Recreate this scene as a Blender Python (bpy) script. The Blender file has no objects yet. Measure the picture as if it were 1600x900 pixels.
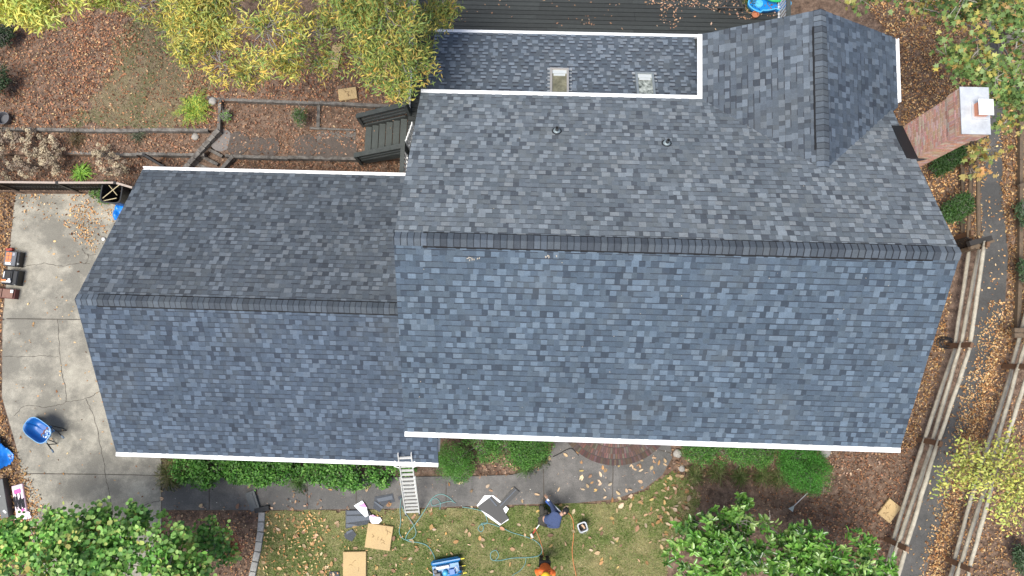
import bpy, bmesh, math, random
import numpy as np
from mathutils import Vector, Matrix, noise
rnd = random.Random(7)
rs = np.random.RandomState(11)
R = math.radians
PI = math.pi
sc = bpy.context.scene
COL = sc.collection

# ------------------------------------------------------------------ camera
YAW, PIT, ROL, CAMH, FPX = 0.0284, 0.1148, 0.0177, 22.9, 1080.0
RC = (Matrix.Rotation(YAW, 3, 'Z') @ Matrix.Rotation(PIT, 3, 'X') @ Matrix.Rotation(ROL, 3, 'Y'))
cd = bpy.data.cameras.new('camera')
cd.sensor_width = 36; cd.lens = 36 * FPX / 1600; cd.clip_end = 600; cd.clip_start = .1
cam = bpy.data.objects.new('camera', cd); COL.objects.link(cam)
cam.matrix_world = Matrix.Translation((0, 0, CAMH)) @ RC.to_4x4()
sc.camera = cam

# ------------------------------------------------------------------ light
SUN_EL, SUN_AZ = 68.0, 222.0          # azimuth clockwise from north (+Y)
w = bpy.data.worlds.new('World'); sc.world = w; w.use_nodes = True
nt = w.node_tree; bg = nt.nodes['Background']
sky = nt.nodes.new('ShaderNodeTexSky'); sky.sky_type = 'NISHITA'; sky.sun_disc = False
sky.sun_elevation = R(SUN_EL); sky.sun_rotation = R(SUN_AZ); sky.air_density = 1.0; sky.dust_density = 3.0
nt.links.new(sky.outputs[0], bg.inputs[0]); bg.inputs[1].default_value = .10
sd = bpy.data.lights.new('sun', 'SUN'); sd.energy = 2.5; sd.angle = R(32); sd.color = (1, .975, .90)
so = bpy.data.objects.new('sun', sd); COL.objects.link(so)
d = Vector((math.sin(R(SUN_AZ)) * math.cos(R(SUN_EL)), math.cos(R(SUN_AZ)) * math.cos(R(SUN_EL)), math.sin(R(SUN_EL))))
so.rotation_euler = d.to_track_quat('Z', 'Y').to_euler(); so.location = (0, 0, 30)
sc.view_settings.view_transform = 'Standard'; sc.view_settings.look = 'None'
sc.view_settings.exposure = 0.78; sc.view_settings.gamma = 1

# ------------------------------------------------------------------ helpers
RCN = np.array(RC)
def W(px, py, z=0.0):
    v = RC @ Vector(((px - 800) / FPX, -(py - 450) / FPX, -1))
    t = (z - CAMH) / v.z
    return Vector((v.x * t, v.y * t, z))
def mpp(z=0.0): return (CAMH - z) / FPX
def WL(pts, z=0.0): return [W(a, b, z) for a, b in pts]

MATS = {}
def mat(name, col, rough=.7, noise_s=0, noise_a=.0, bump=0, bump_s=60, metal=0, attr=False, trans=0, spec=.5, col2=None, coat=0):
    if name in MATS: return MATS[name]
    m = bpy.data.materials.new(name); m.use_nodes = True; n = m.node_tree.nodes; l = m.node_tree.links
    b = n['Principled BSDF']; b.inputs['Roughness'].default_value = rough; b.inputs['Metallic'].default_value = metal
    b.inputs['Specular IOR Level'].default_value = spec
    if coat: b.inputs['Coat Weight'].default_value = coat
    c4 = tuple(col) + (1,)
    tc = n.new('ShaderNodeTexCoord')
    if attr:
        a = n.new('ShaderNodeAttribute'); a.attribute_name = 'Col'; src = a.outputs['Color']
    else:
        r_ = n.new('ShaderNodeRGB'); r_.outputs[0].default_value = c4; src = r_.outputs[0]
    if col2 is not None:
        nz = n.new('ShaderNodeTexNoise'); nz.inputs['Scale'].default_value = noise_s; nz.inputs['Detail'].default_value = 8
        nz.inputs['Roughness'].default_value = .65
        l.new(tc.outputs['Object'], nz.inputs['Vector'])
        rp = n.new('ShaderNodeMapRange'); rp.inputs[1].default_value = .35; rp.inputs[2].default_value = .65
        l.new(nz.outputs[0], rp.inputs[0])
        mx = n.new('ShaderNodeMix'); mx.data_type = 'RGBA'; l.new(rp.outputs[0], mx.inputs[0]); l.new(src, mx.inputs[6]); mx.inputs[7].default_value = tuple(col2) + (1,)
        src = mx.outputs[2]
    if noise_a:
        nz = n.new('ShaderNodeTexNoise'); nz.inputs['Scale'].default_value = max(noise_s, 1) * 3.1; nz.inputs['Detail'].default_value = 10; nz.inputs['Roughness'].default_value = .7
        l.new(tc.outputs['Object'], nz.inputs['Vector'])
        rp = n.new('ShaderNodeMapRange'); rp.inputs[1].default_value = .25; rp.inputs[2].default_value = .75
        rp.inputs[3].default_value = 1 - noise_a; rp.inputs[4].default_value = 1 + noise_a
        l.new(nz.outputs[0], rp.inputs[0])
        hs = n.new('ShaderNodeVectorMath'); hs.operation = 'SCALE'; l.new(src, hs.inputs[0]); l.new(rp.outputs[0], hs.inputs['Scale'])
        src = hs.outputs[0]
    l.new(src, b.inputs['Base Color'])
    if bump:
        nz = n.new('ShaderNodeTexNoise'); nz.inputs['Scale'].default_value = bump_s; nz.inputs['Detail'].default_value = 6
        l.new(tc.outputs['Object'], nz.inputs['Vector'])
        bp = n.new('ShaderNodeBump'); bp.inputs['Strength'].default_value = bump; bp.inputs['Distance'].default_value = .02
        l.new(nz.outputs[0], bp.inputs['Height']); l.new(bp.outputs[0], b.inputs['Normal'])
    if trans:
        tr = n.new('ShaderNodeBsdfTranslucent'); l.new(src, tr.inputs[0])
        mxs = n.new('ShaderNodeMixShader'); mxs.inputs[0].default_value = trans
        l.new(b.outputs[0], mxs.inputs[1]); l.new(tr.outputs[0], mxs.inputs[2]); l.new(mxs.outputs[0], n['Material Output'].inputs[0])
    MATS[name] = m
    return m

FR = {}
def tag(o, label=None, cat=None, group=None, kind=None):
    if label: o['label'] = label
    if cat: o['category'] = cat
    if group: o['group'] = group
    if kind: o['kind'] = kind
    return o
def thing(name, label, cat, loc=(0, 0, 0), rz=0, group=None):
    o = bpy.data.objects.new(name, None); COL.objects.link(o)
    o.location = loc; o.rotation_euler = (0, 0, rz); o.empty_display_size = .2
    FR[o.name] = (Matrix.Translation(loc) @ Matrix.Rotation(rz, 4, 'Z')).inverted()
    return tag(o, label, cat, group)
def copy_tree(o, parent=None):
    c = o.copy(); COL.objects.link(c); c.parent = parent
    for ch in [x for x in bpy.data.objects if x.parent == o]: copy_tree(ch, c)
    return c

class MB:
    """collects geometry in world (or local) space; build() links it as one mesh object"""
    def __init__(s): s.v = []; s.f = []; s.c = []; s.cur = None; s.M = None
    def add(s, vs, fs, col=None):
        n = len(s.v)
        for p in vs:
            p = Vector(p)
            if s.M is not None: p = s.M @ p
            s.v.append(tuple(p))
        for f in fs: s.f.append(tuple(i + n for i in f)); s.c.append(col or s.cur or (1, 1, 1))
    def box(s, c, size, rz=0, M=None, col=None, bev=0):
        x, y, z = [a / 2 for a in size]
        m = Matrix.Translation(c) @ Matrix.Rotation(rz, 4, 'Z')
        if M is not None: m = Matrix.Translation(c) @ M.to_4x4()
        if bev:
            vs = []
            for zz, k in ((-z, bev), (-z + bev, 0), (z - bev, 0), (z, bev)):
                vs += [(-x + k, -y + k, zz), (x - k, -y + k, zz), (x - k, y - k, zz), (-x + k, y - k, zz)]
            fs = [(3, 2, 1, 0), (12, 13, 14, 15)]
            for r in range(3):
                for i in range(4): j = (i + 1) % 4; fs.append((r * 4 + i, r * 4 + j, r * 4 + 4 + j, r * 4 + 4 + i))
        else:
            vs = [(-x, -y, -z), (x, -y, -z), (x, y, -z), (-x, y, -z), (-x, -y, z), (x, -y, z), (x, y, z), (-x, y, z)]
            fs = [(3, 2, 1, 0), (4, 5, 6, 7), (0, 1, 5, 4), (1, 2, 6, 5), (2, 3, 7, 6), (3, 0, 4, 7)]
        s.add([m @ Vector(v) for v in vs], fs, col)
    def bar(s, p, q, w, h, up=(0, 0, 1), col=None, w2=None, jit=0):
        p = Vector(p); q = Vector(q); d = (q - p).normalized(); up = Vector(up)
        a = d.cross(up)
        if a.length < 1e-4: a = d.cross(Vector((1, 0, 0)))
        a.normalize(); b = a.cross(d); w2 = w2 or w
        vs = [p - a * w / 2 - b * h / 2, p + a * w / 2 - b * h / 2, p + a * w / 2 + b * h / 2, p - a * w / 2 + b * h / 2,
              q - a * w2 / 2 - b * h / 2, q + a * w2 / 2 - b * h / 2, q + a * w2 / 2 + b * h / 2, q - a * w2 / 2 + b * h / 2]
        s.add(vs, [(0, 1, 2, 3), (7, 6, 5, 4), (0, 4, 5, 1), (1, 5, 6, 2), (2, 6, 7, 3), (3, 7, 4, 0)], col)
    def tube(s, pts, r, n=8, col=None, cap=True):
        pts = [Vector(p) for p in pts]; rr = r if isinstance(r, (list, tuple)) else [r] * len(pts)
        vs = []; fs = []; ref = None
        for i, p in enumerate(pts):
            d = (pts[min(i + 1, len(pts) - 1)] - pts[max(i - 1, 0)])
            d = d.normalized() if d.length > 1e-9 else Vector((0, 0, 1))
            if ref is None: ref = d.orthogonal().normalized()
            a = (ref - d * ref.dot(d)); a = a.normalized() if a.length > 1e-5 else d.orthogonal().normalized(); ref = a
            b = d.cross(a)
            for k in range(n):
                t = 2 * PI * k / n; vs.append(p + (a * math.cos(t) + b * math.sin(t)) * rr[i])
        for i in range(len(pts) - 1):
            for k in range(n): fs.append((i * n + k, i * n + (k + 1) % n, (i + 1) * n + (k + 1) % n, (i + 1) * n + k))
        if cap: fs.append(tuple(range(n))[::-1]); fs.append(tuple((len(pts) - 1) * n + k for k in range(n)))
        s.add(vs, fs, col)
    def lathe(s, c, prof, n=24, M=None, col=None, cap=True):
        vs = []; fs = []; m = Matrix.Translation(c) @ (M.to_4x4() if M is not None else Matrix.Identity(4))
        for r, z in prof:
            for k in range(n): t = 2 * PI * k / n; vs.append(m @ Vector((r * math.cos(t), r * math.sin(t), z)))
        for i in range(len(prof) - 1):
            for k in range(n): fs.append((i * n + k, i * n + (k + 1) % n, (i + 1) * n + (k + 1) % n, (i + 1) * n + k))
        if cap: fs.append(tuple(range(n))[::-1]); fs.append(tuple((len(prof) - 1) * n + k for k in range(n)))
        s.add(vs, fs, col)
    def prism(s, poly, z0, z1, col=None):
        n = len(poly); vs = [(p[0], p[1], z0) for p in poly] + [(p[0], p[1], z1) for p in poly]
        fs = [tuple(range(n))[::-1], tuple(range(n, 2 * n))] + [(i, (i + 1) % n, n + (i + 1) % n, n + i) for i in range(n)]
        s.add(vs, fs, col)
    def grid(s, fn, nu, nv, col=None):
        vs = [fn(i / nu, j / nv) for j in range(nv + 1) for i in range(nu + 1)]
        fs = [(j * (nu + 1) + i, j * (nu + 1) + i + 1, (j + 1) * (nu + 1) + i + 1, (j + 1) * (nu + 1) + i) for j in range(nv) for i in range(nu)]
        s.add(vs, fs, col)
    def build(s, name, m, parent=None, smooth=False, label=None):
        root = parent; 
        M = None
        while root is not None:
            if root.name in FR: M = FR[root.name]; break
            root = root.parent
        vs = s.v if M is None else [tuple(M @ Vector(v)) for v in s.v]
        me = bpy.data.meshes.new(name); me.from_pydata(vs, [], s.f); me.update()
        if any(c != (1, 1, 1) for c in s.c):
            at = me.color_attributes.new('Col', 'FLOAT_COLOR', 'CORNER'); arr = []
            for f, c in zip(s.f, s.c): arr += (list(c) + [1]) * len(f)
            at.data.foreach_set('color', arr)
        bm = bmesh.new(); bm.from_mesh(me); bmesh.ops.recalc_face_normals(bm, faces=bm.faces) if len(s.f) < 20000 and not getattr(s, 'open', False) else None
        bm.to_mesh(me); bm.free()
        if smooth:
            for p in me.polygons: p.use_smooth = True
        me.materials.append(m)
        o = bpy.data.objects.new(name, me); COL.objects.link(o)
        if parent is not None: o.parent = parent
        if label: o['label'] = label
        return o

def smooth_path(pts, n=8):
    pts = [Vector(p) for p in pts]; out = []
    for i in range(len(pts) - 1):
        p0 = pts[max(i - 1, 0)]; p1 = pts[i]; p2 = pts[i + 1]; p3 = pts[min(i + 2, len(pts) - 1)]
        for k in range(n):
            t = k / n
            out.append(.5 * ((2 * p1) + (-p0 + p2) * t + (2 * p0 - 5 * p1 + 4 * p2 - p3) * t * t + (-p0 + 3 * p1 - 3 * p2 + p3) * t ** 3))
    return out + [pts[-1]]

# ---- leaf meshes (numpy)
TPL = {
 'narrow': (np.array([(0, 0, 0), (.4, -.5, .06), (1, 0, -.05), (.4, .5, .06)], float), [(0, 1, 2), (0, 2, 3)]),
 'oval': (np.array([(0, 0, 0), (.3, -.45, .08), (.72, -.38, .05), (1, 0, -.08), (.72, .38, .05), (.3, .45, .08)], float), [(0, 1, 2, 3), (0, 3, 4, 5)]),
 'curl': (np.array([(0, 0, .12), (.3, -.45, .0), (.72, -.38, .10), (1, 0, .2), (.72, .38, .02), (.3, .45, .12)], float), [(0, 1, 2, 3), (0, 3, 4, 5)]),
 'round': (np.array([(0, 0, 0), (.2, -.45, .05), (.65, -.52, .06), (1, 0, -.05), (.65, .52, .06), (.2, .45, .05)], float), [(0, 1, 2, 3), (0, 3, 4, 5)]),
 'maple': (np.array([(0, 0, 0), (.12, -.42, .03), (.42, -.2, 0), (.62, -.55, -.03), (.62, -.16, 0), (1, 0, -.08), (.62, .16, 0), (.62, .55, -.03), (.42, .2, 0), (.12, .42, .03)], float),
           [(0, 1, 2), (0, 2, 4, 6, 8), (2, 3, 4), (4, 5, 6), (6, 7, 8), (8, 9, 0)]),
 'blade': (np.array([(0, -.5, 0), (0, .5, 0), (1, 0, 0)], float), [(0, 1, 2)]),
}
def nrm(a): return a / np.maximum(np.linalg.norm(a, axis=1, keepdims=True), 1e-9)
def leaf_mesh(name, P, D, N, L, Wd, C, tpl, m, parent=None):
    T, F = TPL[tpl]; P = np.asarray(P, float)
    D = nrm(D); B = nrm(np.cross(N, D)); N = np.cross(D, B); n = len(P); k = len(T)
    V = (P[:, None] + D[:, None] * (L[:, None] * T[None, :, 0])[..., None] + B[:, None] * (Wd[:, None] * T[None, :, 1])[..., None] + N[:, None] * (L[:, None] * T[None, :, 2])[..., None])
    V = V.reshape(-1, 3)
    if parent is not None and parent.name in FR:
        M = np.array(FR[parent.name]); V = V @ M[:3, :3].T + M[:3, 3]
    me = bpy.data.meshes.new(name); me.vertices.add(len(V)); me.vertices.foreach_set('co', V.astype(np.float32).ravel())
    flat = np.concatenate([np.array(f) for f in F]); ln = np.array([len(f) for f in F])
    loops = (np.arange(n)[:, None] * k + flat[None]).ravel(); tot = np.tile(ln, n); st = np.concatenate([[0], np.cumsum(tot)[:-1]])
    me.loops.add(len(loops)); me.loops.foreach_set('vertex_index', loops.astype(np.int32))
    me.polygons.add(len(tot)); me.polygons.foreach_set('loop_start', st.astype(np.int32)); me.polygons.foreach_set('loop_total', tot.astype(np.int32))
    me.update(calc_edges=True)
    at = me.color_attributes.new('Col', 'FLOAT_COLOR', 'POINT')
    cc = np.ones((n, k, 4)); cc[:, :, :3] = C[:, None]; at.data.foreach_set('color', cc.astype(np.float32).ravel())
    me.materials.append(m); me.validate()
    o = bpy.data.objects.new(name, me); COL.objects.link(o)
    if parent is not None: o.parent = parent
    return o
def snoise(P, scale, seed=0, oct=3):
    r = np.random.RandomState(seed); out = np.zeros(len(P)); a = 1; t = 0
    for o in range(oct):
        for _ in range(5):
            k = r.normal(size=P.shape[1]) * scale * 2 ** o; out += a * np.sin(P @ k + r.uniform(0, 6.28)) / 2.2
        t += a; a *= .6
    return out / t
def pal(n, colors, wts, var=.18, rs=rs):
    idx = rs.choice(len(colors), n, p=np.array(wts) / sum(wts)); c = np.array(colors, float)[idx]
    return np.clip(c * (1 + rs.uniform(-var, var, (n, 1))) * (1 + rs.uniform(-.06, .06, (n, 3))), 0, 1)
def inpoly(P, poly):
    x, y = P[:, 0], P[:, 1]; c = np.zeros(len(P), bool); n = len(poly); j = n - 1
    for i in range(n):
        xi, yi = poly[i][0], poly[i][1]; xj, yj = poly[j][0], poly[j][1]
        if yi != yj: c ^= ((yi > y) != (yj > y)) & (x < (xj - xi) * (y - yi) / (yj - yi) + xi)
        j = i
    return c
def scatter(poly, dens, z):
    A = np.array([(p[0], p[1]) for p in poly]); lo = A.min(0); hi = A.max(0); n = int(np.prod(hi - lo) * dens)
    P = rs.uniform(lo, hi, (n, 2)); P = P[inpoly(P, poly)]
    return np.column_stack([P, np.full(len(P), z)])

M_LEAF = mat('foliage', (.1, .2, .05), .5, attr=True, trans=.18, spec=.4)
M_GLOSS = mat('glossy_foliage', (.1, .2, .05), .24, attr=True, trans=.2, spec=.6)
M_LITTER = mat('dry_leaves', (.3, .15, .06), .75, attr=True, trans=.12, spec=.25)
M_GRASS = mat('grass_blades', (.1, .2, .05), .7, attr=True, trans=.25, spec=.2)
M_BARK = mat('bark', (.17, .145, .12), .9, 6, .3, bump=.6, bump_s=30, col2=(.26, .235, .21))
M_TWIG = mat('grey_twigs', (.27, .245, .23), .9, 6, .2)

# ================================================================== SETTING
def brown(): return mat('mulch_soil', (.085, .052, .035), .95, 4.5, .6, bump=1, bump_s=60, col2=(.23, .155, .11))
def sheet(name, poly, z, m, thick=.03, kind='structure', parent=None):
    b = MB(); b.prism([(p[0], p[1]) for p in poly], z - thick, z); o = b.build(name, m, parent)
    if parent is None and kind: o['kind'] = kind
    return o
b = MB(); b.add([(-150, -150, -.03), (150, -150, -.03), (150, 150, -.03), (-150, 150, -.03)], [(0, 1, 2, 3)])
tag(b.build('ground', brown()), kind='structure')

ZU, ZM, ZL = .62, .44, .2
UP = WL([(-700, 200), (0, 202), (200, 204), (341, 203), (343, 158), (500, 160), (660, 165), (780, 165), (780, -500), (-700, -500)], ZU)
MD = WL([(-700, 170), (330, 180), (335, 140), (700, 150), (690, 250), (558, 247), (352, 244), (332, 228), (316, 243), (0, 241), (-700, 239)], ZM)
LO = WL([(-700, 225), (306, 228), (340, 236), (560, 232), (700, 236), (700, 296), (230, 296), (216, 299), (-700, 297)], ZL)
sheet('upper_terrace_ground', UP, ZU, brown(), ZU + .02)
sheet('middle_terrace_ground', MD, ZM, brown(), ZM + .015)
sheet('lower_terrace_ground', LO, ZL, brown(), ZL + .01)

def concrete(name, c1, c2, dark):
    m = mat(name, c1, .88, 1.3, .22, bump=.35, bump_s=70, col2=c2)
    n = m.node_tree.nodes; l = m.node_tree.links; b_ = n['Principled BSDF']; lk = b_.inputs['Base Color'].links[0].from_socket
    tc = [x for x in n if x.type == 'TEX_COORD'][0]
    nz = n.new('ShaderNodeTexNoise'); nz.inputs['Scale'].default_value = .55; nz.inputs['Detail'].default_value = 9; nz.inputs['Roughness'].default_value = .72
    l.new(tc.outputs['Object'], nz.inputs['Vector'])
    mr = n.new('ShaderNodeMapRange'); mr.inputs[1].default_value = .44; mr.inputs[2].default_value = .56; mr.inputs[4].default_value = .75; l.new(nz.outputs[0], mr.inputs[0])
    mx = n.new('ShaderNodeMix'); mx.data_type = 'RGBA'; l.new(mr.outputs[0], mx.inputs[0]); l.new(lk, mx.inputs[6]); mx.inputs[7].default_value = tuple(dark) + (1,)
    # small specks
    vz = n.new('ShaderNodeTexNoise'); vz.inputs['Scale'].default_value = 38; vz.inputs['Detail'].default_value = 3; l.new(tc.outputs['Object'], vz.inputs['Vector'])
    vr = n.new('ShaderNodeMapRange'); vr.inputs[1].default_value = .3; vr.inputs[2].default_value = .7; vr.inputs[3].default_value = .8; vr.inputs[4].default_value = 1.2; l.new(vz.outputs[0], vr.inputs[0])
    sv = n.new('ShaderNodeVectorMath'); sv.operation = 'SCALE'; l.new(mx.outputs[2], sv.inputs[0]); l.new(vr.outputs[0], sv.inputs['Scale'])
    l.new(sv.outputs[0], b_.inputs['Base Color'])
    return m
M_DRIVE = concrete('driveway_concrete', (.37, .345, .285), (.28, .26, .215), (.15, .142, .12))
M_WALK = concrete('walkway_concrete', (.17, .16, .15), (.125, .12, .113), (.085, .083, .08))
M_PATH = concrete('path_asphalt', (.085, .083, .08), (.105, .1, .095), (.055, .055, .054))
M_JOINT = mat('joint_dark', (.07, .06, .05), .95)
DRIVE = WL([(24, 303), (300, 303), (420, 500), (420, 712), (252, 713), (252, 905), (200, 990), (60, 990), (48, 830), (26, 700), (3, 620), (4, 500), (14, 400)], 0)
drive = sheet('driveway', DRIVE, 0, M_DRIVE, .05)
WALK = WL([(253, 745), (420, 748), (640, 745), (740, 744), (800, 742), (845, 730), (862, 705), (868, 660), (1046, 660), (1050, 716), (1035, 742), (1005, 765), (960, 780), (900, 786), (820, 788), (600, 795), (420, 797), (253, 797)], .02)
walk = sheet('front_walkway', WALK, .02, M_WALK, .05)
PATH = WL([(1546, -300), (1546, 120), (1543, 225), (1531, 300), (1536, 400), (1529, 480), (1512, 560), (1488, 640), (1468, 700), (1428, 800), (1416, 850), (1400, 905), (1350, 1050),
           (1405, 1050), (1444, 900), (1460, 850), (1478, 800), (1500, 700), (1528, 640), (1552, 560), (1570, 480), (1575, 400), (1566, 300), (1566, 225), (1568, 120), (1570, -300)], -.01)
path = sheet('side_path', PATH, -.01, M_PATH, .03)
def cracks(parent, lines, z, wd):
    b = MB()
    for ln in lines:
        pts = smooth_path(WL(ln, z), 6); rr = random.Random(len(ln) + int(ln[0][0]))
        for i in range(1, len(pts) - 1): pts[i] += Vector((rr.uniform(-.02, .02), rr.uniform(-.02, .02), 0)) * (1 if wd < .02 else .15)
        for p, q in zip(pts[:-1], pts[1:]):
            a = (q - p).cross(Vector((0, 0, 1))).normalized() * wd * rr.uniform(.35, .7)
            b.add([p - a, q - a, q + a, p + a], [(0, 1, 2, 3)])
    return b.build('crack' if wd < .02 else 'expansion_joint', M_JOINT, parent)
cracks(drive, [[(30, 421), (42, 415), (62, 413), (72, 411), (95, 416), (120, 411), (140, 412)], [(128, 388), (135, 397), (150, 398)], [(134, 412), (138, 400), (136, 397)],
               [(90, 499), (92, 530), (94, 560), (98, 590), (102, 605), (102, 628), (90, 633), (70, 636), (40, 634), (22, 650)], [(102, 628), (120, 626), (140, 620), (156, 611)],
               [(134, 623), (140, 635), (148, 655), (156, 690), (162, 720), (165, 745), (170, 770), (177, 800)], [(5, 557), (40, 557), (70, 556), (92, 558)], [(165, 810), (178, 803)], [(252, 782), (235, 786), (225, 790)]], .004, .014)
cracks(drive, [[(10, 498), (120, 499), (130, 499)], [(34, 740), (150, 741), (252, 743)]], .004, .024)
cracks(walk, [[(327, 757), (327, 796)], [(401, 757), (401, 796)], [(557, 757), (556, 794)], [(697, 752), (697, 790)], [(849, 733), (850, 784)], [(958, 722), (957, 780)], [(1030, 703), (1049, 708)], [(480, 755), (480, 795)]], .024, .026)
cracks(path, [[(1531, 332), (1548, 330), (1568, 332)], [(1500, 480), (1530, 470), (1555, 492)], [(1525, 462), (1540, 470), (1545, 480)], [(1450, 760), (1475, 765)]], -.006, .014)
b = MB(); b.tube([W(252.5, 713, .0), W(252.5, 800, .0)], .012, 6); b.build('expansion_joint', M_JOINT, drive)

M_LAWN = mat('lawn_soil', (.24, .21, .10), .95, 1.2, .4, bump=.8, bump_s=50, col2=(.12, .15, .045))
def ragged(P, amp=.07, step=.15, seed=0):
    out = []; n = len(P)
    for i in range(n):
        a, b_ = P[i], P[(i + 1) % n]; m_ = max(1, int((b_ - a).length / step))
        for k in range(m_):
            p = a.lerp(b_, k / m_); q = noise.noise_vector(Vector((p.x * 2.1, p.y * 2.1, seed))) + .6 * noise.noise_vector(Vector((p.x * 6, p.y * 6, seed + 5))); out.append(Vector((p.x + q.x * amp * 1.4, p.y + q.y * amp * 1.4, p.z)))
    return out
LAWN = ragged(WL([(404, 800), (600, 797), (820, 790), (960, 785), (1008, 768), (1048, 735), (1075, 748), (1098, 775), (1080, 810), (1050, 850), (1040, 900), (1060, 1050), (395, 1050)], 0.0), .06)
def cell_sheet(name, poly, z, m, c):
    A = np.array([(p[0], p[1]) for p in poly]); lo = A.min(0) - c; hi = A.max(0) + c; nx, ny = [int(v) + 1 for v in (hi - lo) / c]
    gx, gy = np.meshgrid(lo[0] + c * np.arange(nx + 1), lo[1] + c * np.arange(ny + 1)); V = np.column_stack([gx.ravel(), gy.ravel()])
    ctr = np.column_stack([(gx[:-1, :-1] + c / 2).ravel(), (gy[:-1, :-1] + c / 2).ravel()]); ins = inpoly(ctr, poly).reshape(ny, nx); idx = {}; vs = []; fs = []
    def vi(i, j):
        k = j * (nx + 1) + i
        if k not in idx: idx[k] = len(vs); vs.append((V[k][0], V[k][1], z))
        return idx[k]
    for j in range(ny):
        for i in range(nx):
            if ins[j, i]: fs.append((vi(i, j), vi(i + 1, j), vi(i + 1, j + 1), vi(i, j + 1)))
    mb = MB(); mb.open = True; mb.add(vs, fs); o = mb.build(name, m); o['kind'] = 'structure'; return o
cell_sheet('front_lawn', LAWN, 0.0, M_LAWN, .07)
BLAWN = ragged(WL([(190, 40), (260, 30), (330, 90), (335, 150), (300, 197), (200, 199), (105, 200), (140, 160), (165, 110)], ZU + .006), .28, .2, 3)
cell_sheet('back_lawn', BLAWN, ZU + .006, mat('back_lawn_soil', (.20, .15, .10), .95, 2.3, .5, bump=.8, bump_s=50, col2=(.15, .13, .065)), .08)

# grass (stuff)
def grass(name, poly, z, dens, greens, straws, bias, L=(.04, .09), seed=1):
    P = scatter(poly, dens, z); n = len(P)
    nz = 2.5 * snoise(P[:, :2], 1.3, seed) + bias + rs.normal(0, .4, n)
    G = pal(n, greens, [1] * len(greens), .4); S = pal(n, straws, [1] * len(straws), .25)
    C = np.where((nz > 0)[:, None], G, S)
    a = rs.uniform(0, 2 * PI, n); D = np.column_stack([np.cos(a), np.sin(a), rs.uniform(.3, 1.3, n)])
    N = np.column_stack([rs.normal(size=(n, 2)), np.full(n, 1.0)])
    return tag(leaf_mesh(name, P, D, N, rs.uniform(*L, n), rs.uniform(.008, .018, n), C, 'blade', M_GRASS), kind='stuff')
g1 = grass('lawn_grass', LAWN, .0, 1900, [(.14, .23, .045), (.09, .17, .03), (.19, .27, .07)], [(.55, .48, .27), (.42, .38, .19), (.34, .32, .14)], .1, seed=4)
tag(g1, 'short patchy green and straw coloured grass of the front lawn', 'grass')
g2 = grass('back_grass', BLAWN, ZU, 1300, [(.15, .22, .07), (.10, .17, .05)], [(.46, .38, .25), (.36, .3, .18)], -.05, seed=9)
tag(g2, 'thin worn grass of the upper back yard among fallen leaves', 'grass')

# ---------------------------------------------------------------- fallen leaves
BR = [(.50, .25, .13), (.38, .17, .085), (.24, .10, .05), (.62, .38, .21), (.12, .055, .03), (.68, .48, .26), (.44, .22, .13)]
def litter(name, label, polys, size=(.04, .088), cols=BR, wts=(4, 4, 4, 2, 3, 1, 3), tpl='curl', clump=None, zl=(.004, .05), group=None, tilt=.45):
    Ps = [scatter(p, dn, z) for p, dn, z in polys]; P = np.concatenate(Ps)
    if clump is not None:
        s, th = clump; P = P[snoise(P[:, :2], s, len(P) % 97) + rs.normal(0, .3, len(P)) > th]
    n = len(P); P[:, 2] += rs.uniform(zl[0], zl[1], n)
    a = rs.uniform(0, 2 * PI, n); D = np.column_stack([np.cos(a), np.sin(a), rs.normal(0, tilt * .6, n)])
    N = np.column_stack([rs.normal(0, tilt, (n, 2)), np.ones(n)])
    L = rs.uniform(*size, n) * np.where(rs.rand(n) < .15, 1.3, 1)
    C = pal(n, cols, wts, .3) * np.clip(.86 + .3 * snoise(P[:, :2], .7, 3 + n % 13), .5, 1.2)[:, None]
    return tag(leaf_mesh(name, P, D, N, L, L * rs.uniform(.35, .7, n), C, tpl, M_LITTER), label, 'fallen leaves', kind='stuff')
litter('leaf_litter', 'thick brown leaf litter on the upper back yard at top left',
       [(WL([(-60, -80), (170, -80), (215, 60), (175, 120), (140, 160), (120, 201), (-60, 200)], ZU), 260, ZU),
        (WL([(300, 60), (660, 60), (660, 162), (350, 154), (340, 200), (280, 200)], ZU), 230, ZU),
        (WL([(120, -60), (340, -60), (340, 200), (110, 201)], ZU), 90, ZU)])
MDB = [(WL([(-60, 204), (318, 206), (300, 240), (-60, 239)], ZM), 250, ZM), (WL([(350, 162), (640, 168), (640, 242), (356, 240), (325, 225)], ZM), 190, ZM)]
litter('leaf_litter', 'rust brown fallen leaves on the planting beds behind the garage', MDB + [(WL([(-60, 246), (310, 246), (290, 264), (225, 264), (205, 292), (-60, 295)], ZL), 210, ZL), (WL([(350, 250), (640, 250), (650, 285), (330, 285)], ZL), 330, ZL)],
       cols=[(.46, .26, .16), (.36, .18, .10), (.22, .11, .065), (.56, .36, .24), (.15, .08, .05)], wts=(4, 4, 3, 2, 2))
TAN = [(.60, .35, .15), (.46, .23, .09), (.72, .47, .23), (.26, .125, .055), (.13, .06, .03), (.80, .56, .30)]
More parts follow.
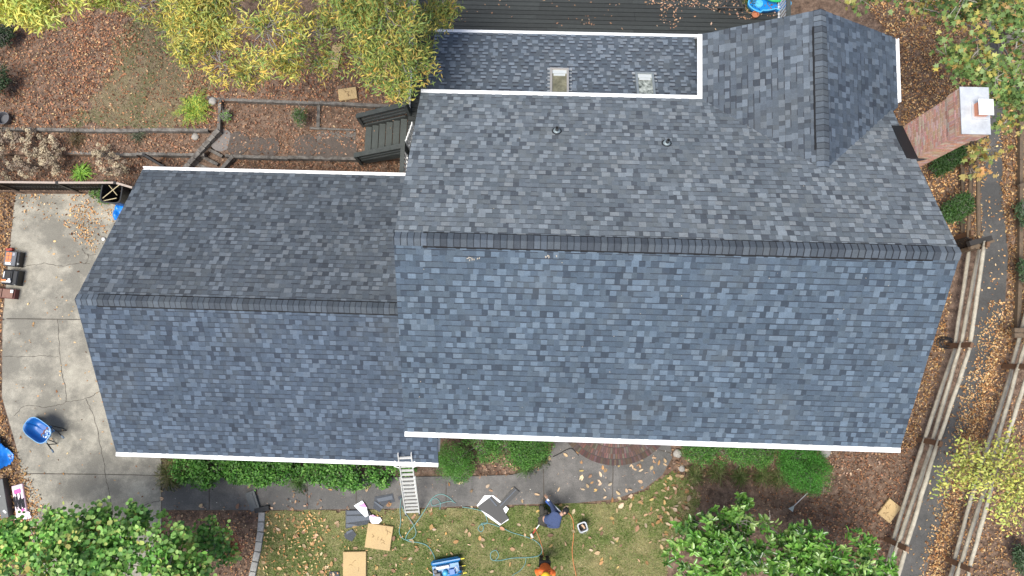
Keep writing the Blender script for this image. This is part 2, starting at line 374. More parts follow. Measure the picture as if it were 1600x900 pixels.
litter('leaf_litter', 'golden brown leaf litter beside and over the asphalt side path',
       [(WL([(1290, -60), (1545, -60), (1545, 225), (1532, 300), (1536, 390), (1460, 395), (1380, 200), (1380, 40)], 0), 330, 0),
        (WL([(1566, -60), (1640, -60), (1640, 540), (1570, 540), (1575, 400), (1563, 300)], 0), 330, 0),
        (WL([(1440, 390), (1490, 400), (1475, 560), (1430, 700), (1390, 700)], 0), 330, 0),
        (WL([(1560, 500), (1590, 520), (1560, 640), (1510, 800), (1470, 960), (1440, 960), (1470, 800), (1498, 700), (1530, 600)], 0), 340, 0),
        (WL([(1560, 640), (1640, 560), (1640, 960), (1470, 960), (1510, 800)], 0), 180, 0)], cols=TAN, wts=(4, 4, 2.4, 3, 2, 1))
litter('leaf_litter', 'loose leaves scattered over the grey asphalt side path', [(WL([(1500, 120), (1575, 120), (1575, 500), (1540, 640), (1480, 820), (1440, 930), (1390, 930), (1440, 760), (1490, 600), (1520, 480), (1530, 300)], 0), 26, .0),
       (WL([(1545, 470), (1575, 470), (1545, 640), (1505, 760), (1470, 930), (1425, 930), (1455, 820), (1475, 730), (1490, 690), (1500, 620), (1525, 560)], 0), 210, .0), (WL([(1515, 500), (1575, 470), (1545, 640), (1505, 760), (1470, 720), (1490, 620)], 0), 60, .0)], cols=TAN, wts=(3, 3, 3, 2, 1, 2), zl=(.0, .02), tilt=.2)
litter('leaf_litter', 'brown leaf litter on the bare bed at the lower right corner of the house', [(WL([(1300, 698), (1410, 700), (1440, 700), (1400, 860), (1340, 900), (1230, 800), (1310, 760)], 0), 190, 0), (WL([(1060, 700), (1300, 705), (1320, 820), (1100, 800), (1040, 740)], 0), 45, 0)],
       cols=[(.50, .25, .13), (.36, .17, .09), (.2, .09, .05), (.62, .38, .22)], wts=(3, 3, 3, 1.4), clump=(.9, -.75))
litter('leaf_litter', 'pile of tan leaves on the left edge of the driveway', [(WL([(-60, 300), (26, 300), (14, 400), (2, 500), (2, 620), (24, 700), (60, 800), (50, 960), (-60, 960)], 0), 320, 0), (WL([(26, 700), (70, 790), (90, 830), (50, 900), (30, 760)], 0), 150, 0)], cols=TAN, wts=(4, 4, 2, 2, 1, 1))
litter('leaf_litter', 'drift of tan leaves blown along the top of the driveway', [(WL([(26, 302), (215, 302), (200, 325), (150, 395), (118, 380), (90, 345), (40, 360)], 0), 120, .0), (WL([(110, 320), (150, 320), (145, 372), (122, 372)], 0), 160, 0)], cols=TAN, wts=(4, 3, 2, 1, 1, 1), clump=(1.3, -.35), zl=(.003, .03))
litter('leaf_litter', 'few stray leaves on the pale driveway', [(WL([(26, 360), (140, 360), (130, 480), (170, 640), (250, 740), (245, 800), (60, 800), (8, 600)], 0), 4.5, 0)], cols=TAN, wts=(3, 3, 3, 2, 1, 2), zl=(.003, .015), tilt=.2)
BIG = [(.60, .42, .25), (.70, .53, .36), (.48, .27, .12), (.42, .26, .16), (.66, .46, .18)]
litter('magnolia_leaf_litter', 'large pale fallen leaves scattered on the front lawn and walkway', [(LAWN, 5, 0.02), (WL([(900, 740), (1080, 700), (1090, 800), (1000, 830)], 0), 16, .02), (WL([(1040, 780), (1080, 800), (1060, 860), (1030, 850)], 0), 30, .02), (WALK, 2.2, .025)],
       size=(.12, .2), cols=BIG, wts=(3, 2, 2, 2, 1), tpl='oval', zl=(.0, .03), tilt=.25)
litter('leaf_litter', 'small orange leaves on the grass at the left end of the front lawn', [(WL([(408, 800), (500, 800), (530, 960), (400, 960)], 0), 70, .02), (WL([(500, 800), (700, 800), (700, 960), (530, 960)], 0), 10, .02)], cols=[(.75, .48, .22), (.65, .33, .13), (.5, .3, .16), (.8, .6, .3)], wts=(2, 2, 2, 1), zl=(.0, .04), size=(.05, .1))
litter('leaf_litter', 'chips and small dry leaves on the dark mulch left of the stone edging', [(WL([(255, 799), (402, 799), (395, 960), (255, 960)], 0), 110, 0), (WL([(350, 830), (402, 840), (395, 960), (350, 960)], 0), 130, 0)], cols=[(.55, .36, .22), (.35, .2, .12), (.18, .12, .09), (.62, .3, .14)], wts=(2, 3, 4, 2), size=(.03, .08))
litter('leaf_litter', 'dry leaves in the front beds below the eave of the house', [(WL([(735, 690), (870, 690), (845, 735), (720, 748)], 0), 130, 0), (WL([(1045, 690), (1420, 700), (1300, 760), (1050, 740)], 0), 60, 0), (WL([(255, 790), (640, 785), (640, 798), (255, 800)], .02), 9, .02), (WL([(440, 765), (510, 765), (500, 797), (450, 797)], .02), 30, .02)], cols=[(.5, .32, .2), (.35, .2, .13), (.2, .12, .08), (.6, .42, .3)], wts=(2, 3, 3, 1), size=(.05, .12))
litter('leaf_litter', 'crumbs and leaf bits on the front walkway', [(WALK, 12, .021)], cols=[(.6, .45, .33), (.5, .5, .48), (.4, .25, .15)], wts=(2, 1, 2), size=(.015, .05), zl=(.0, .01), tilt=.15)

litter('mulch_chips', 'small bark chips and dry crumbs over all the bare brown ground', [(WL([(-60, -80), (720, -80), (640, 163), (345, 156), (340, 200), (-60, 200)], ZU), 130, ZU), (WL([(-60, 206), (640, 206), (640, 240), (-60, 238)], ZM), 170, ZM), (WL([(-60, 250), (640, 250), (640, 290), (-60, 292)], ZL), 150, ZL),
       (WL([(1290, -60), (1545, -60), (1530, 300), (1528, 480), (1480, 640), (1400, 900), (1060, 930), (1060, 800), (1085, 740), (1048, 700), (1400, 700), (1490, 400), (1380, 100)], 0), 160, 0), (WL([(1570, -60), (1650, -60), (1650, 960), (1450, 960), (1530, 640), (1575, 480)], 0), 120, 0), (WL([(255, 799), (402, 799), (395, 960), (255, 960)], 0), 260, 0), (WL([(735, 680), (870, 690), (845, 735), (250, 748), (250, 710)], 0), 150, 0)],
       size=(.018, .05), cols=[(.36, .24, .16), (.24, .14, .09), (.12, .075, .055), (.5, .37, .27), (.06, .045, .04)], wts=(3, 3, 3, 1, 2), zl=(.003, .02), tilt=.35)
# ================================================================== HOUSE
MX0, MX1, MYF, MYB, MZE, MZR = -2.90, 9.19, -1.65, 7.04, 5.6, 8.24
MY = (MYF + MYB) / 2
GX0, GX1, GYF, GYB, GZE, GZR = -11.61, -2.36, -2.75, 5.55, 2.9, 5.37
GY = (GYF + GYB) / 2
CL, CR, CYN, CZR, CYS = 4.41, 9.40, 8.81, 6.95, 4.82
CM = (CL + CR) / 2

def shingle_mat():
    m = mat('asphalt_shingle', (.1, .11, .13), .82, 0, 0, attr=True, spec=.4)
    n = m.node_tree.nodes; l = m.node_tree.links; b_ = n['Principled BSDF']; tc = [x for x in n if x.type == 'TEX_COORD'][0]
    src = b_.inputs['Base Color'].links[0].from_socket
    def fac(scale, lo, hi, d=4, a=.3, c=.7):
        z = n.new('ShaderNodeTexNoise'); z.inputs['Scale'].default_value = scale; z.inputs['Detail'].default_value = d; z.inputs['Roughness'].default_value = .6
        l.new(tc.outputs['Object'], z.inputs['Vector']); r = n.new('ShaderNodeMapRange'); r.inputs[1].default_value = a; r.inputs[2].default_value = c
        r.inputs[3].default_value = lo; r.inputs[4].default_value = hi; l.new(z.outputs[0], r.inputs[0]); return r.outputs[0]
    def sc_(s, f):
        v = n.new('ShaderNodeVectorMath'); v.operation = 'SCALE'; l.new(s, v.inputs[0]); l.new(f, v.inputs['Scale']); return v.outputs[0]
    s = sc_(sc_(sc_(src, fac(.5, .93, 1.07)), fac(9, .9, 1.1, 5)), fac(95, .72, 1.3, 2))
    mx = n.new('ShaderNodeMix'); mx.data_type = 'RGBA'; l.new(fac(.7, 0, .22, 6, .53, .72), mx.inputs[0]); l.new(s, mx.inputs[6]); mx.inputs[7].default_value = (.11, .115, .11, 1)
    l.new(mx.outputs[2], b_.inputs['Base Color'])
    z = n.new('ShaderNodeTexNoise'); z.inputs['Scale'].default_value = 160; l.new(tc.outputs['Object'], z.inputs['Vector'])
    bp = n.new('ShaderNodeBump'); bp.inputs['Strength'].default_value = .5; bp.inputs['Distance'].default_value = .004
    l.new(z.outputs[0], bp.inputs['Height']); l.new(bp.outputs[0], b_.inputs['Normal'])
    return m
M_SH = shingle_mat()
M_BLACK = mat('black_membrane', (.012, .012, .014), .6)
M_TRIM = mat('white_trim', (.82, .82, .82), .45, 2.5, .06)
M_SIDING = mat('siding', (.55, .56, .56), .7, 2, .05)

def clip(poly, cp):
    out = poly; n = len(cp); area = sum(cp[i][0] * cp[(i + 1) % n][1] - cp[(i + 1) % n][0] * cp[i][1] for i in range(n)); sg = 1 if area > 0 else -1
    for i in range(n):
        a = cp[i]; b_ = cp[(i + 1) % n]; inp = out; out = []
        if not inp: return []
        def side(p): return sg * ((b_[0] - a[0]) * (p[1] - a[1]) - (b_[1] - a[1]) * (p[0] - a[0]))
        for k in range(len(inp)):
            p = inp[k]; q = inp[(k + 1) % len(inp)]; sp = side(p); sq = side(q)
            if sp >= 0: out.append(p)
            if (sp >= 0) != (sq >= 0): t = sp / (sp - sq); out.append((p[0] + (q[0] - p[0]) * t, p[1] + (q[1] - p[1]) * t))
    return out
EXP = .143
SH_LIGHT = [(.140, .168, .202), (.120, .146, .178), (.136, .158, .184)]
SH_MID = [(.076, .094, .118), (.068, .085, .106), (.086, .105, .129), (.080, .096, .114)]
SH_DARK = [(.048, .059, .077), (.056, .068, .085), (.043, .053, .068)]
def slope(O, U, V, poly, parent, seed, name='roof', band=.5, mode='flat', gain=1.0, thick=.035, tint=(1, 1, 1)):  # tint and gain put the slope's share of sky light into its colour
    """O origin at eave, U unit along eave, V unit up-slope; poly convex in (u, v)"""
    r = random.Random(seed); O = Vector(O); U = Vector(U).normalized(); V = Vector(V).normalized(); Nn = U.cross(V)
    if Nn.z < 0: Nn = -Nn
    P = lambda u, v, h: O + U * u + V * v + Nn * h
    mb = MB(); mb.open = True
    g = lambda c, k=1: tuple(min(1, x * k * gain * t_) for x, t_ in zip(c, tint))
    def face(pts, c):
        if (Vector(pts[1]) - Vector(pts[0])).cross(Vector(pts[2]) - Vector(pts[0])).dot(Nn) < 0: pts = pts[::-1]
        mb.add(pts, [tuple(range(len(pts)))], c)
    n = len(poly); deck = .0
    face([P(u, v, deck) for u, v in poly], (.05, .055, .06)); bot = [P(u, v, -thick) for u, v in poly]; top = [P(u, v, .006) for u, v in poly]
    mb.add(bot, [tuple(range(n))], (.5, .5, .5))
    for i in range(n): j = (i + 1) % n; mb.add([bot[i], bot[j], top[j], top[i]], [(0, 1, 2, 3)], (.035, .038, .045))
    us = [p[0] for p in poly]; vs = [p[1] for p in poly]; u0, u1 = min(us), max(us); v0, v1 = min(vs), max(vs)
    j = 0
    while v0 + j * EXP < v1:
        va = v0 + j * EXP; vb = va + EXP; u = u0 - r.uniform(0, .5); tooth = r.random() < .5
        wob = r.uniform(-.003, .003)
        while u < u1:
            if mode == 'teeth': wd = r.uniform(.12, .18) if tooth else r.uniform(.12, .20)
            else: wd = r.choice([.12, .14, .16, .16, .18, .20]) if tooth else r.choice([.09, .12, .14, .16, .18])
            a, b_ = u, u + wd; h0, h1 = (.016, .008) if tooth else (.010, .002)
            q = clip([(a, va + wob), (b_, va + wob), (b_, vb + wob), (a, vb + wob)], poly)
            if len(q) >= 3:
                x = r.random()
                if mode == 'teeth': c = tuple(q_ * (1.12 if tooth else .95) for q_ in (r.choice(SH_LIGHT if x < .85 else SH_MID) if tooth else r.choice(SH_MID)))
                else:
                    c = tuple(q_ * (.90 if x < .5 else 1.02) for q_ in r.choice(SH_LIGHT if x < .5 else SH_MID)) if tooth else tuple(q_ * .94 for q_ in r.choice(SH_MID if x < .78 else SH_DARK))
                c = g(c, r.uniform(.92, 1.08)); hh = lambda v: h0 + (h1 - h0) * (v - va) / EXP
                face([P(x_, y_, hh(y_)) for x_, y_ in q], c)
                lo = [p for p in q if abs(p[1] - va - wob) < 1e-6]
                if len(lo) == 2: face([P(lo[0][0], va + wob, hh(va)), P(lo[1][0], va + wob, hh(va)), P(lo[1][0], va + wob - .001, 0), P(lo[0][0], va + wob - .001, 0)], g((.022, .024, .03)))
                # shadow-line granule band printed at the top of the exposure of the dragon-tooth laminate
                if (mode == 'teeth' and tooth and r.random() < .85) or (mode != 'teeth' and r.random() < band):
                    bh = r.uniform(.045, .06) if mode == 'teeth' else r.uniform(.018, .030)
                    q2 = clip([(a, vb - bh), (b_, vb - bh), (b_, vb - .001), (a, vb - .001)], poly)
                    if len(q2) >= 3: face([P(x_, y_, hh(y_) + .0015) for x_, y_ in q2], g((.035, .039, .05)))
            u = b_; tooth = not tooth if r.random() < (.92 if mode == 'teeth' else .86) else tooth
        j += 1
    o = mb.build(name, M_SH, parent); return o

house = thing('brick_chimney_house', 'large two storey house roofed in mixed blue grey shingles with a brick chimney', 'house', (3, 2.7, 0))
house.name = 'house'; FR['house'] = FR.pop('brick_chimney_house', FR.get('house', Matrix.Translation((-3, -2.7, 0))))
def v2(a, b_): return Vector(b_) - Vector(a)
SL = math.hypot(MY - MYF, MZR - MZE)
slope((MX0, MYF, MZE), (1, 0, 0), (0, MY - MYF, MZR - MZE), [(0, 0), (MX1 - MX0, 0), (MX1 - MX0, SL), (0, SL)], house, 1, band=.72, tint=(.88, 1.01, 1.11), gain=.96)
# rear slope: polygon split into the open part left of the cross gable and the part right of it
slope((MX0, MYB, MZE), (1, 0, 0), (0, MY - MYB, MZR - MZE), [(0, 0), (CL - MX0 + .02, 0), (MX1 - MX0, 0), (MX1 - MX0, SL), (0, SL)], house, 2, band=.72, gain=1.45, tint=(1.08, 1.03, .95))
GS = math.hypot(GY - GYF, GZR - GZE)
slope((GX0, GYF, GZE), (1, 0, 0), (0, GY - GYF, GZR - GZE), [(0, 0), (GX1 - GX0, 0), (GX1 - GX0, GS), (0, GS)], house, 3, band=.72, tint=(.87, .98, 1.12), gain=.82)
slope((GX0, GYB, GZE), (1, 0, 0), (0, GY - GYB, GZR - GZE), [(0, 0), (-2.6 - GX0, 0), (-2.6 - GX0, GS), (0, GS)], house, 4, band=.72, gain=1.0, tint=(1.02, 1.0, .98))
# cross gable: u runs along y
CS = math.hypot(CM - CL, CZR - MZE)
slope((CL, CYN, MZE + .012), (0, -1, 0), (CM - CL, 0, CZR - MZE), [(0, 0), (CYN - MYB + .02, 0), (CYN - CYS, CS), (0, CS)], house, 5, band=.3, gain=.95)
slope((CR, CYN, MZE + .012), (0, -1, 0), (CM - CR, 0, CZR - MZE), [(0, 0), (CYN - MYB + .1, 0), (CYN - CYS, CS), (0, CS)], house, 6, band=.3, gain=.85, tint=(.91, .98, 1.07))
# low rear roof with skylights
LY0, LY1, LZ0, LZ1 = 9.93, 6.95, 3.2, 4.58
LS = math.hypot(LY0 - LY1, LZ1 - LZ0); LX0, LX1 = -2.96, 4.78
LV = Vector((0, LY1 - LY0, LZ1 - LZ0)).normalized()
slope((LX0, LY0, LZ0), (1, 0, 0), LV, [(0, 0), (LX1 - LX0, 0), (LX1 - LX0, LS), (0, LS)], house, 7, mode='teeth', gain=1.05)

# valleys: woven shingles lie in the crease; nothing extra shows.  ridge caps + vents
def ridge(p, q, hw, s1, s2, vent, seed, name='ridge_cap'):
    """caps bent over the ridge from p to q; s1,s2 = down-slope unit vectors each side; vent=(t0,t1) raised part"""
    p = Vector(p); q = Vector(q); d = (q - p).normalized(); L = (q - p).length; r = random.Random(seed); s1 = Vector(s1); s2 = Vector(s2)
    mb = MB(); mb.open = True; n = int(L / EXP); vb = MB(); v0 = v1 = None
    for i in range(n):
        t = i * L / n; t2 = t + L / n + .012; on = vent[0] <= t / L <= vent[1]; lift = .045 if on else .022
        k_ = r.uniform(.78, 1.0) * (1 if on else 1.4); c = tuple(x * k_ for x in r.choice(SH_MID + SH_DARK[1:2]))
        j = r.uniform(-.006, .006)
        for s in (s1, s2):
            a0 = p + d * t + Vector((0, 0, lift + .012)); a1 = p + d * t2 + Vector((0, 0, lift))
            m0 = a0 + s * hw * .35 - Vector((0, 0, .0)); m1 = a1 + s * hw * .35
            e0 = a0 + s * (hw + j); e1 = a1 + s * (hw + j)
            fs = [[a0, a1, m1, m0], [m0, m1, e1, e0]]
            for f in fs:
                if (f[1] - f[0]).cross(f[2] - f[0]).z < 0: f = f[::-1]
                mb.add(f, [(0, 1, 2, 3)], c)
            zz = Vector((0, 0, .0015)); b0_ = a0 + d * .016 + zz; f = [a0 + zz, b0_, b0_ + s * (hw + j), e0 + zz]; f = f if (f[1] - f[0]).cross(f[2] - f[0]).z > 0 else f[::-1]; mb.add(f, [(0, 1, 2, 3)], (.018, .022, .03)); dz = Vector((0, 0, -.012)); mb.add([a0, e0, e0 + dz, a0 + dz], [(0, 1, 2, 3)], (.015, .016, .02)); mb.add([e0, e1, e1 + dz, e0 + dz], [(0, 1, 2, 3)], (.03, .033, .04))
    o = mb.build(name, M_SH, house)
    vb.open = True
    for s in (s1, s2):
        a = p + d * L * vent[0]; b_ = p + d * L * vent[1]; up = Vector((0, 0, 1))
        e = hw + .035
        vb.add([a + s * e + up * .012, b_ + s * e + up * .012, b_ + s * (hw - .01) + up * .04, a + s * (hw - .01) + up * .04], [(0, 1, 2, 3)])
        vb.add([a + s * e + up * .012, b_ + s * e + up * .012, b_ + s * e, a + s * e], [(0, 1, 2, 3)])
    vb.build('ridge_vent', M_BLACK, o)
sf = Vector((0, MYF - MY, MZE - MZR)).normalized(); sb = Vector((0, MYB - MY, MZE - MZR)).normalized()
ridge((MX0, MY, MZR), (MX1, MY, MZR), .175, sf, sb, (.052, .955), 1)
gf = Vector((0, GYF - GY, GZE - GZR)).normalized(); gb = Vector((0, GYB - GY, GZE - GZR)).normalized()
ridge((GX0, GY, GZR), (-2.62, GY, GZR), .17, gf, gb, (.06, 1.0), 2)
cw = Vector((CL - CM, 0, MZE - CZR)).normalized(); ce = Vector((CR - CM, 0, MZE - CZR)).normalized()
ridge((CM, CYN, CZR + .012), (CM, CYS - .05, CZR + .012), .17, cw, ce, (.1, .86), 3)

# gutters
def gutter(p, q, out, name='gutter', cover=True, ends=True, wd=.105, parent=None):
    p = Vector(p); q = Vector(q); out = Vector(out).normalized(); d = (q - p).normalized(); mb = MB()
    prof = [(0.0, -.005), (0, -.11), (wd * .7, -.11), (wd, -.05), (wd, .0), (wd - .018, .002), (wd - .02, -.02), (.012, -.02) if not cover else (.01, .012)]
    if cover: prof = [(0, .012), (0, -.11), (wd * .7, -.11), (wd, -.05), (wd, -.004), (wd - .01, .006)]
    else: prof = [(0, .0), (0, -.11), (wd * .7, -.11), (wd, -.05), (wd, .0), (wd - .03, .003), (wd - .034, -.055), (.028, -.055), (.024, .0)]
    n = len(prof); vs = []
    for e in (p, q):
        for a, z in prof: vs.append(e + out * a + Vector((0, 0, z)))
    fs = [(i, (i + 1) % n, n + (i + 1) % n, n + i) for i in range(n)] + [tuple(range(n))[::-1], tuple(range(n, 2 * n))]
    mb.add(vs, fs); return mb.build(name, M_TRIM, parent or house)
gutter((MX0, MYF - .002, MZE), (MX1, MYF - .002, MZE), (0, -1, 0), wd=.125)
gutter((MX0, MYB + .002, MZE), (CL - .12, MYB + .002, MZE), (0, 1, 0), wd=.11)
gutter((CL - .002, MYB, MZE), (CL - .002, CYN, MZE), (-1, 0, 0), wd=.12)
gutter((CR + .002, MYB + .05, MZE), (CR + .002, CYN, MZE), (1, 0, 0), cover=False)
gutter((GX0, GYF - .002, GZE), (GX1, GYF - .002, GZE), (0, -1, 0), wd=.12)
gutter((GX0, GYB + .002, GZE), (-2.62, GYB + .002, GZE), (0, 1, 0), cover=False)
gutter((LX0, LY0 + .002, LZ0), (LX1 + .25, LY0 + .002, LZ0), (0, 1, 0), wd=.10)

# walls
def walls(x0, x1, y0, y1, z1, gable=None, gdir='x'):
    mb = MB(); mb.prism([(x0, y0), (x1, y0), (x1, y1), (x0, y1)], -.05, z1)
    if gable:
        if gdir == 'x':
            ym = (y0 + y1) / 2
            for xa, xb in ((x0, x0 + .15), (x1 - .15, x1)): mb.add([(xa, y0, z1), (xa, y1, z1), (xa, ym, gable), (xb, y0, z1), (xb, y1, z1), (xb, ym, gable)], [(0, 1, 2), (5, 4, 3), (0, 3, 4, 1), (1, 4, 5, 2), (2, 5, 3, 0)])
        else:
            xm = (x0 + x1) / 2; ya, yb = y1 - .15, y1
            mb.add([(x0, ya, z1), (x1, ya, z1), (xm, ya, gable), (x0, yb, z1), (x1, yb, z1), (xm, yb, gable)], [(0, 1, 2), (5, 4, 3), (0, 3, 4, 1), (1, 4, 5, 2), (2, 5, 3, 0)])
    return mb.build('wall', M_SIDING, house)
walls(MX0 + .3, MX1 - .12, MYF + .4, MYB - .35, MZE + .05, MZR - .28)
walls(GX0 + .25, -2.62, GYF + .4, GYB - .35, GZE + .05, GZR - .28)
walls(CL + .38, CR - .38, MYB - .3, CYN - .3, MZE + .05, CZR - .2, 'y')
walls(LX0 + .3, CL + .3, 6.5, LY0 - .35, LZ0 + .02)
# windows and doors that a step to the side would show
def opening(c, wd, ht, ax, name='window'):
    f = MB(); g_ = MB(); x, y, z = c
    if ax == 'y':
        f.box((x, y, z), (wd + .16, .06, ht + .16)); g_.box((x, y - .035, z), (wd, .03, ht))
    else:
        f.box((x, y, z), (.06, wd + .16, ht + .16)); g_.box((x - .035, y, z), (.03, wd, ht))
    o = f.build(name, M_TRIM, house); g_.build('pane' if name == 'window' else 'door_panel', mat('window_glass', (.03, .04, .05), .08) if name == 'window' else mat('door_paint', (.12, .03, .03), .4), o)
for x in (-1.2, 5.2, 7.6): opening((x, MYF + .375, 1.6), 1.0, 1.4, 'y')
for x in (-1.2, 2.1, 5.2, 7.6): opening((x, MYF + .375, 4.3), 1.0, 1.3, 'y')
opening((2.2, MYF + .375, 1.55), 1.0, 2.1, 'y', 'door')
for y in (-.3, 3.2): opening((GX0 + .225, y, 1.1), 2.5, 2.2, 'x', 'door')

# brick chimney
def brick_mat():
    m = bpy.data.materials.new('brick'); m.use_nodes = True; n = m.node_tree.nodes; l = m.node_tree.links; b_ = n['Principled BSDF']
    a = n.new('ShaderNodeAttribute'); a.attribute_name = 'Col'; tc = n.new('ShaderNodeTexCoord')
    z = n.new('ShaderNodeTexNoise'); z.inputs['Scale'].default_value = 14; z.inputs['Detail'].default_value = 6; l.new(tc.outputs['Object'], z.inputs['Vector'])
    r = n.new('ShaderNodeMapRange'); r.inputs[1].default_value = .3; r.inputs[2].default_value = .7; r.inputs[3].default_value = .88; r.inputs[4].default_value = 1.1; l.new(z.outputs[0], r.inputs[0])
    v = n.new('ShaderNodeVectorMath'); v.operation = 'SCALE'; l.new(a.outputs['Color'], v.inputs[0]); l.new(r.outputs[0], v.inputs['Scale']); l.new(v.outputs[0], b_.inputs['Base Color'])
    b_.inputs['Roughness'].default_value = .9; return m
M_BRICK = brick_mat()
BRC = [(.58, .33, .235), (.60, .36, .265), (.56, .30, .22), (.61, .40, .31), (.57, .345, .26), (.53, .29, .215), (.63, .45, .36)]
def brick_box(mb, x0, x1, y0, y1, z0, z1, seed, soldier=False):
    r = random.Random(seed); mo = (.72, .66, .60)
    mb.prism([(x0 + .006, y0 + .006), (x1 - .006, y0 + .006), (x1 - .006, y1 - .006), (x0 + .006, y1 - .006)], z0, z1, mo)
    ch = .068 if not soldier else z1 - z0; bl = .2 if not soldier else .067; z = z0; row = 0
    while z < z1 - .02:
        zh = min(z + ch - .013, z1)
        for ax in 'xXyY':
            lo, hi = (y0, y1) if ax in 'xX' else (x0, x1); u = lo - (bl / 2 if row % 2 else 0)
            while u < hi - .01:
                a = max(u, lo); b_ = min(u + bl - .013, hi)
                if b_ - a > .015:
                    c = tuple(k * r.uniform(.88, 1.12) for k in r.choice(BRC)); t = .012
                    if ax == 'x': q = (x0 + t / 2 - .002, (a + b_) / 2); s_ = (t, b_ - a)
                    elif ax == 'X': q = (x1 - t / 2 + .002, (a + b_) / 2); s_ = (t, b_ - a)
                    elif ax == 'y': q = ((a + b_) / 2, y0 + t / 2 - .0015); s_ = (b_ - a, t)
                    else: q = ((a + b_) / 2, y1 - t / 2 + .0015); s_ = (b_ - a, t)
                    mb.box((q[0], q[1], (z + zh) / 2), (s_[0], s_[1], zh - z), col=c)
                u += bl
        z += ch; row += 1
CX0, CX1, CY0, CY1, CZT = 9.215, 9.80, 5.26, 6.28, 8.44
mb = MB(); i_ = .035
brick_box(mb, CX0 + i_, CX1 - i_, CY0 + i_, CY1 - i_, 0, CZT - .52, 1)
brick_box(mb, CX0 + i_ * .5, CX1 - i_ * .5, CY0 + i_ * .5, CY1 - i_ * .5, CZT - .52, CZT - .45, 2)
brick_box(mb, CX0 + .004, CX1 - .004, CY0 + .004, CY1 - .004, CZT - .45, CZT - .25, 3, True)
brick_box(mb, CX0, CX1, CY0, CY1, CZT - .25, CZT - .02, 4)
brick_box(mb, CX0 - .1, CX1 + .25, CY0 - .2, CY1 + .2, 0, 3.2, 5)
chim = mb.build('chimney', M_BRICK, house)
M_GALV = mat('galvanised_sheet', (.62, .64, .66), .5, 3.0, .14, metal=.35, col2=(.48, .5, .52))
mb = MB(); mb.box(((CX0 + CX1) / 2, (CY0 + CY1) / 2, CZT - .005), (CX1 - CX0 + .03, CY1 - CY0 + .03, .03), bev=.006)
mb.prism([(CX0 + .2, CY0 + .3), (CX0 + .55, CY0 + .3), (CX0 + .55, CY0 + .68), (CX0 + .2, CY0 + .68)], CZT + .01, CZT + .035); mb.build('cap', M_GALV, chim)
mb = MB(); mb.box((CX0 + .37, CY0 + .5, CZT + .09), (.24, .27, .14)); fl = mb.build('flue', mat('clay_flue', (.62, .25, .15), .8), chim)
mb = MB(); mb.box((CX0 + .37, CY0 + .5, CZT + .235), (.31, .35, .025), bev=.006)
for sx in (-1, 1):
    for sy in (-1, 1): mb.box((CX0 + .37 + sx * .1, CY0 + .5 + sy * .115, CZT + .19), (.015, .015, .07))
mb.build('flue_cover', mat('white_metal', (.85, .85, .85), .35), fl)
# black step flashing between roof and chimney
mb = MB()
def zr(y): return MZE + (MYB - y) * (MZR - MZE) / (MYB - MY)
pts = [(CX0 - .24, CY0 - .02), (CX0 + .03, CY0 - .02), (CX0 + .03, CY1 + .0), (CX0 - .24, CY1 + .0)]
mb.add([(x, y, zr(y) + .03) for x, y in pts] + [(x, y, zr(y) - .02) for x, y in pts], [(0, 1, 2, 3), (7, 6, 5, 4), (0, 4, 5, 1), (1, 5, 6, 2), (2, 6, 7, 3), (3, 7, 4, 0)])
mb.add([(CX0 - .01, CY0 - .1, zr(CY0) + .03), (CX0 + .3, CY0 - .02, zr(CY0) + .03), (CX0 - .2, CY0 - .02, zr(CY0) + .05)], [(0, 1, 2)])
mb.build('flashing', M_BLACK, house)

# plumbing vents on the rear slope
for px, py in ((870, 204), (1042, 223)):
    c = W(px, py, 6.6)
    for _ in range(4): c = W(px, py, zr(c.y) + .06)
    z0 = zr(c.y); mb = MB(); tilt = Matrix.Rotation(-math.atan((MZR - MZE) / (MYB - MY)), 3, 'X')
    mb.lathe((c.x, c.y, z0 + .02), [(.125, 0), (.125, .012), (.11, .022), (.09, .022)], 20, tilt)
    col_ = mb.build('vent_boot', mat('vent_rubber', (.02, .022, .025), .35), house)
    mb = MB(); mb.lathe((c.x, c.y, z0 + .045), [(.092, 0), (.075, .035), (.055, .06)], 20, tilt); mb.build('boot_ring', mat('vent_ring', (.28, .34, .36), .4, metal=.3), col_)
    mb = MB(); mb.lathe((c.x, c.y, z0), [(.045, 0), (.045, .26), (.034, .26), (.034, .1)], 16); mb.build('pipe', mat('vent_pipe', (.05, .055, .06), .4), col_)

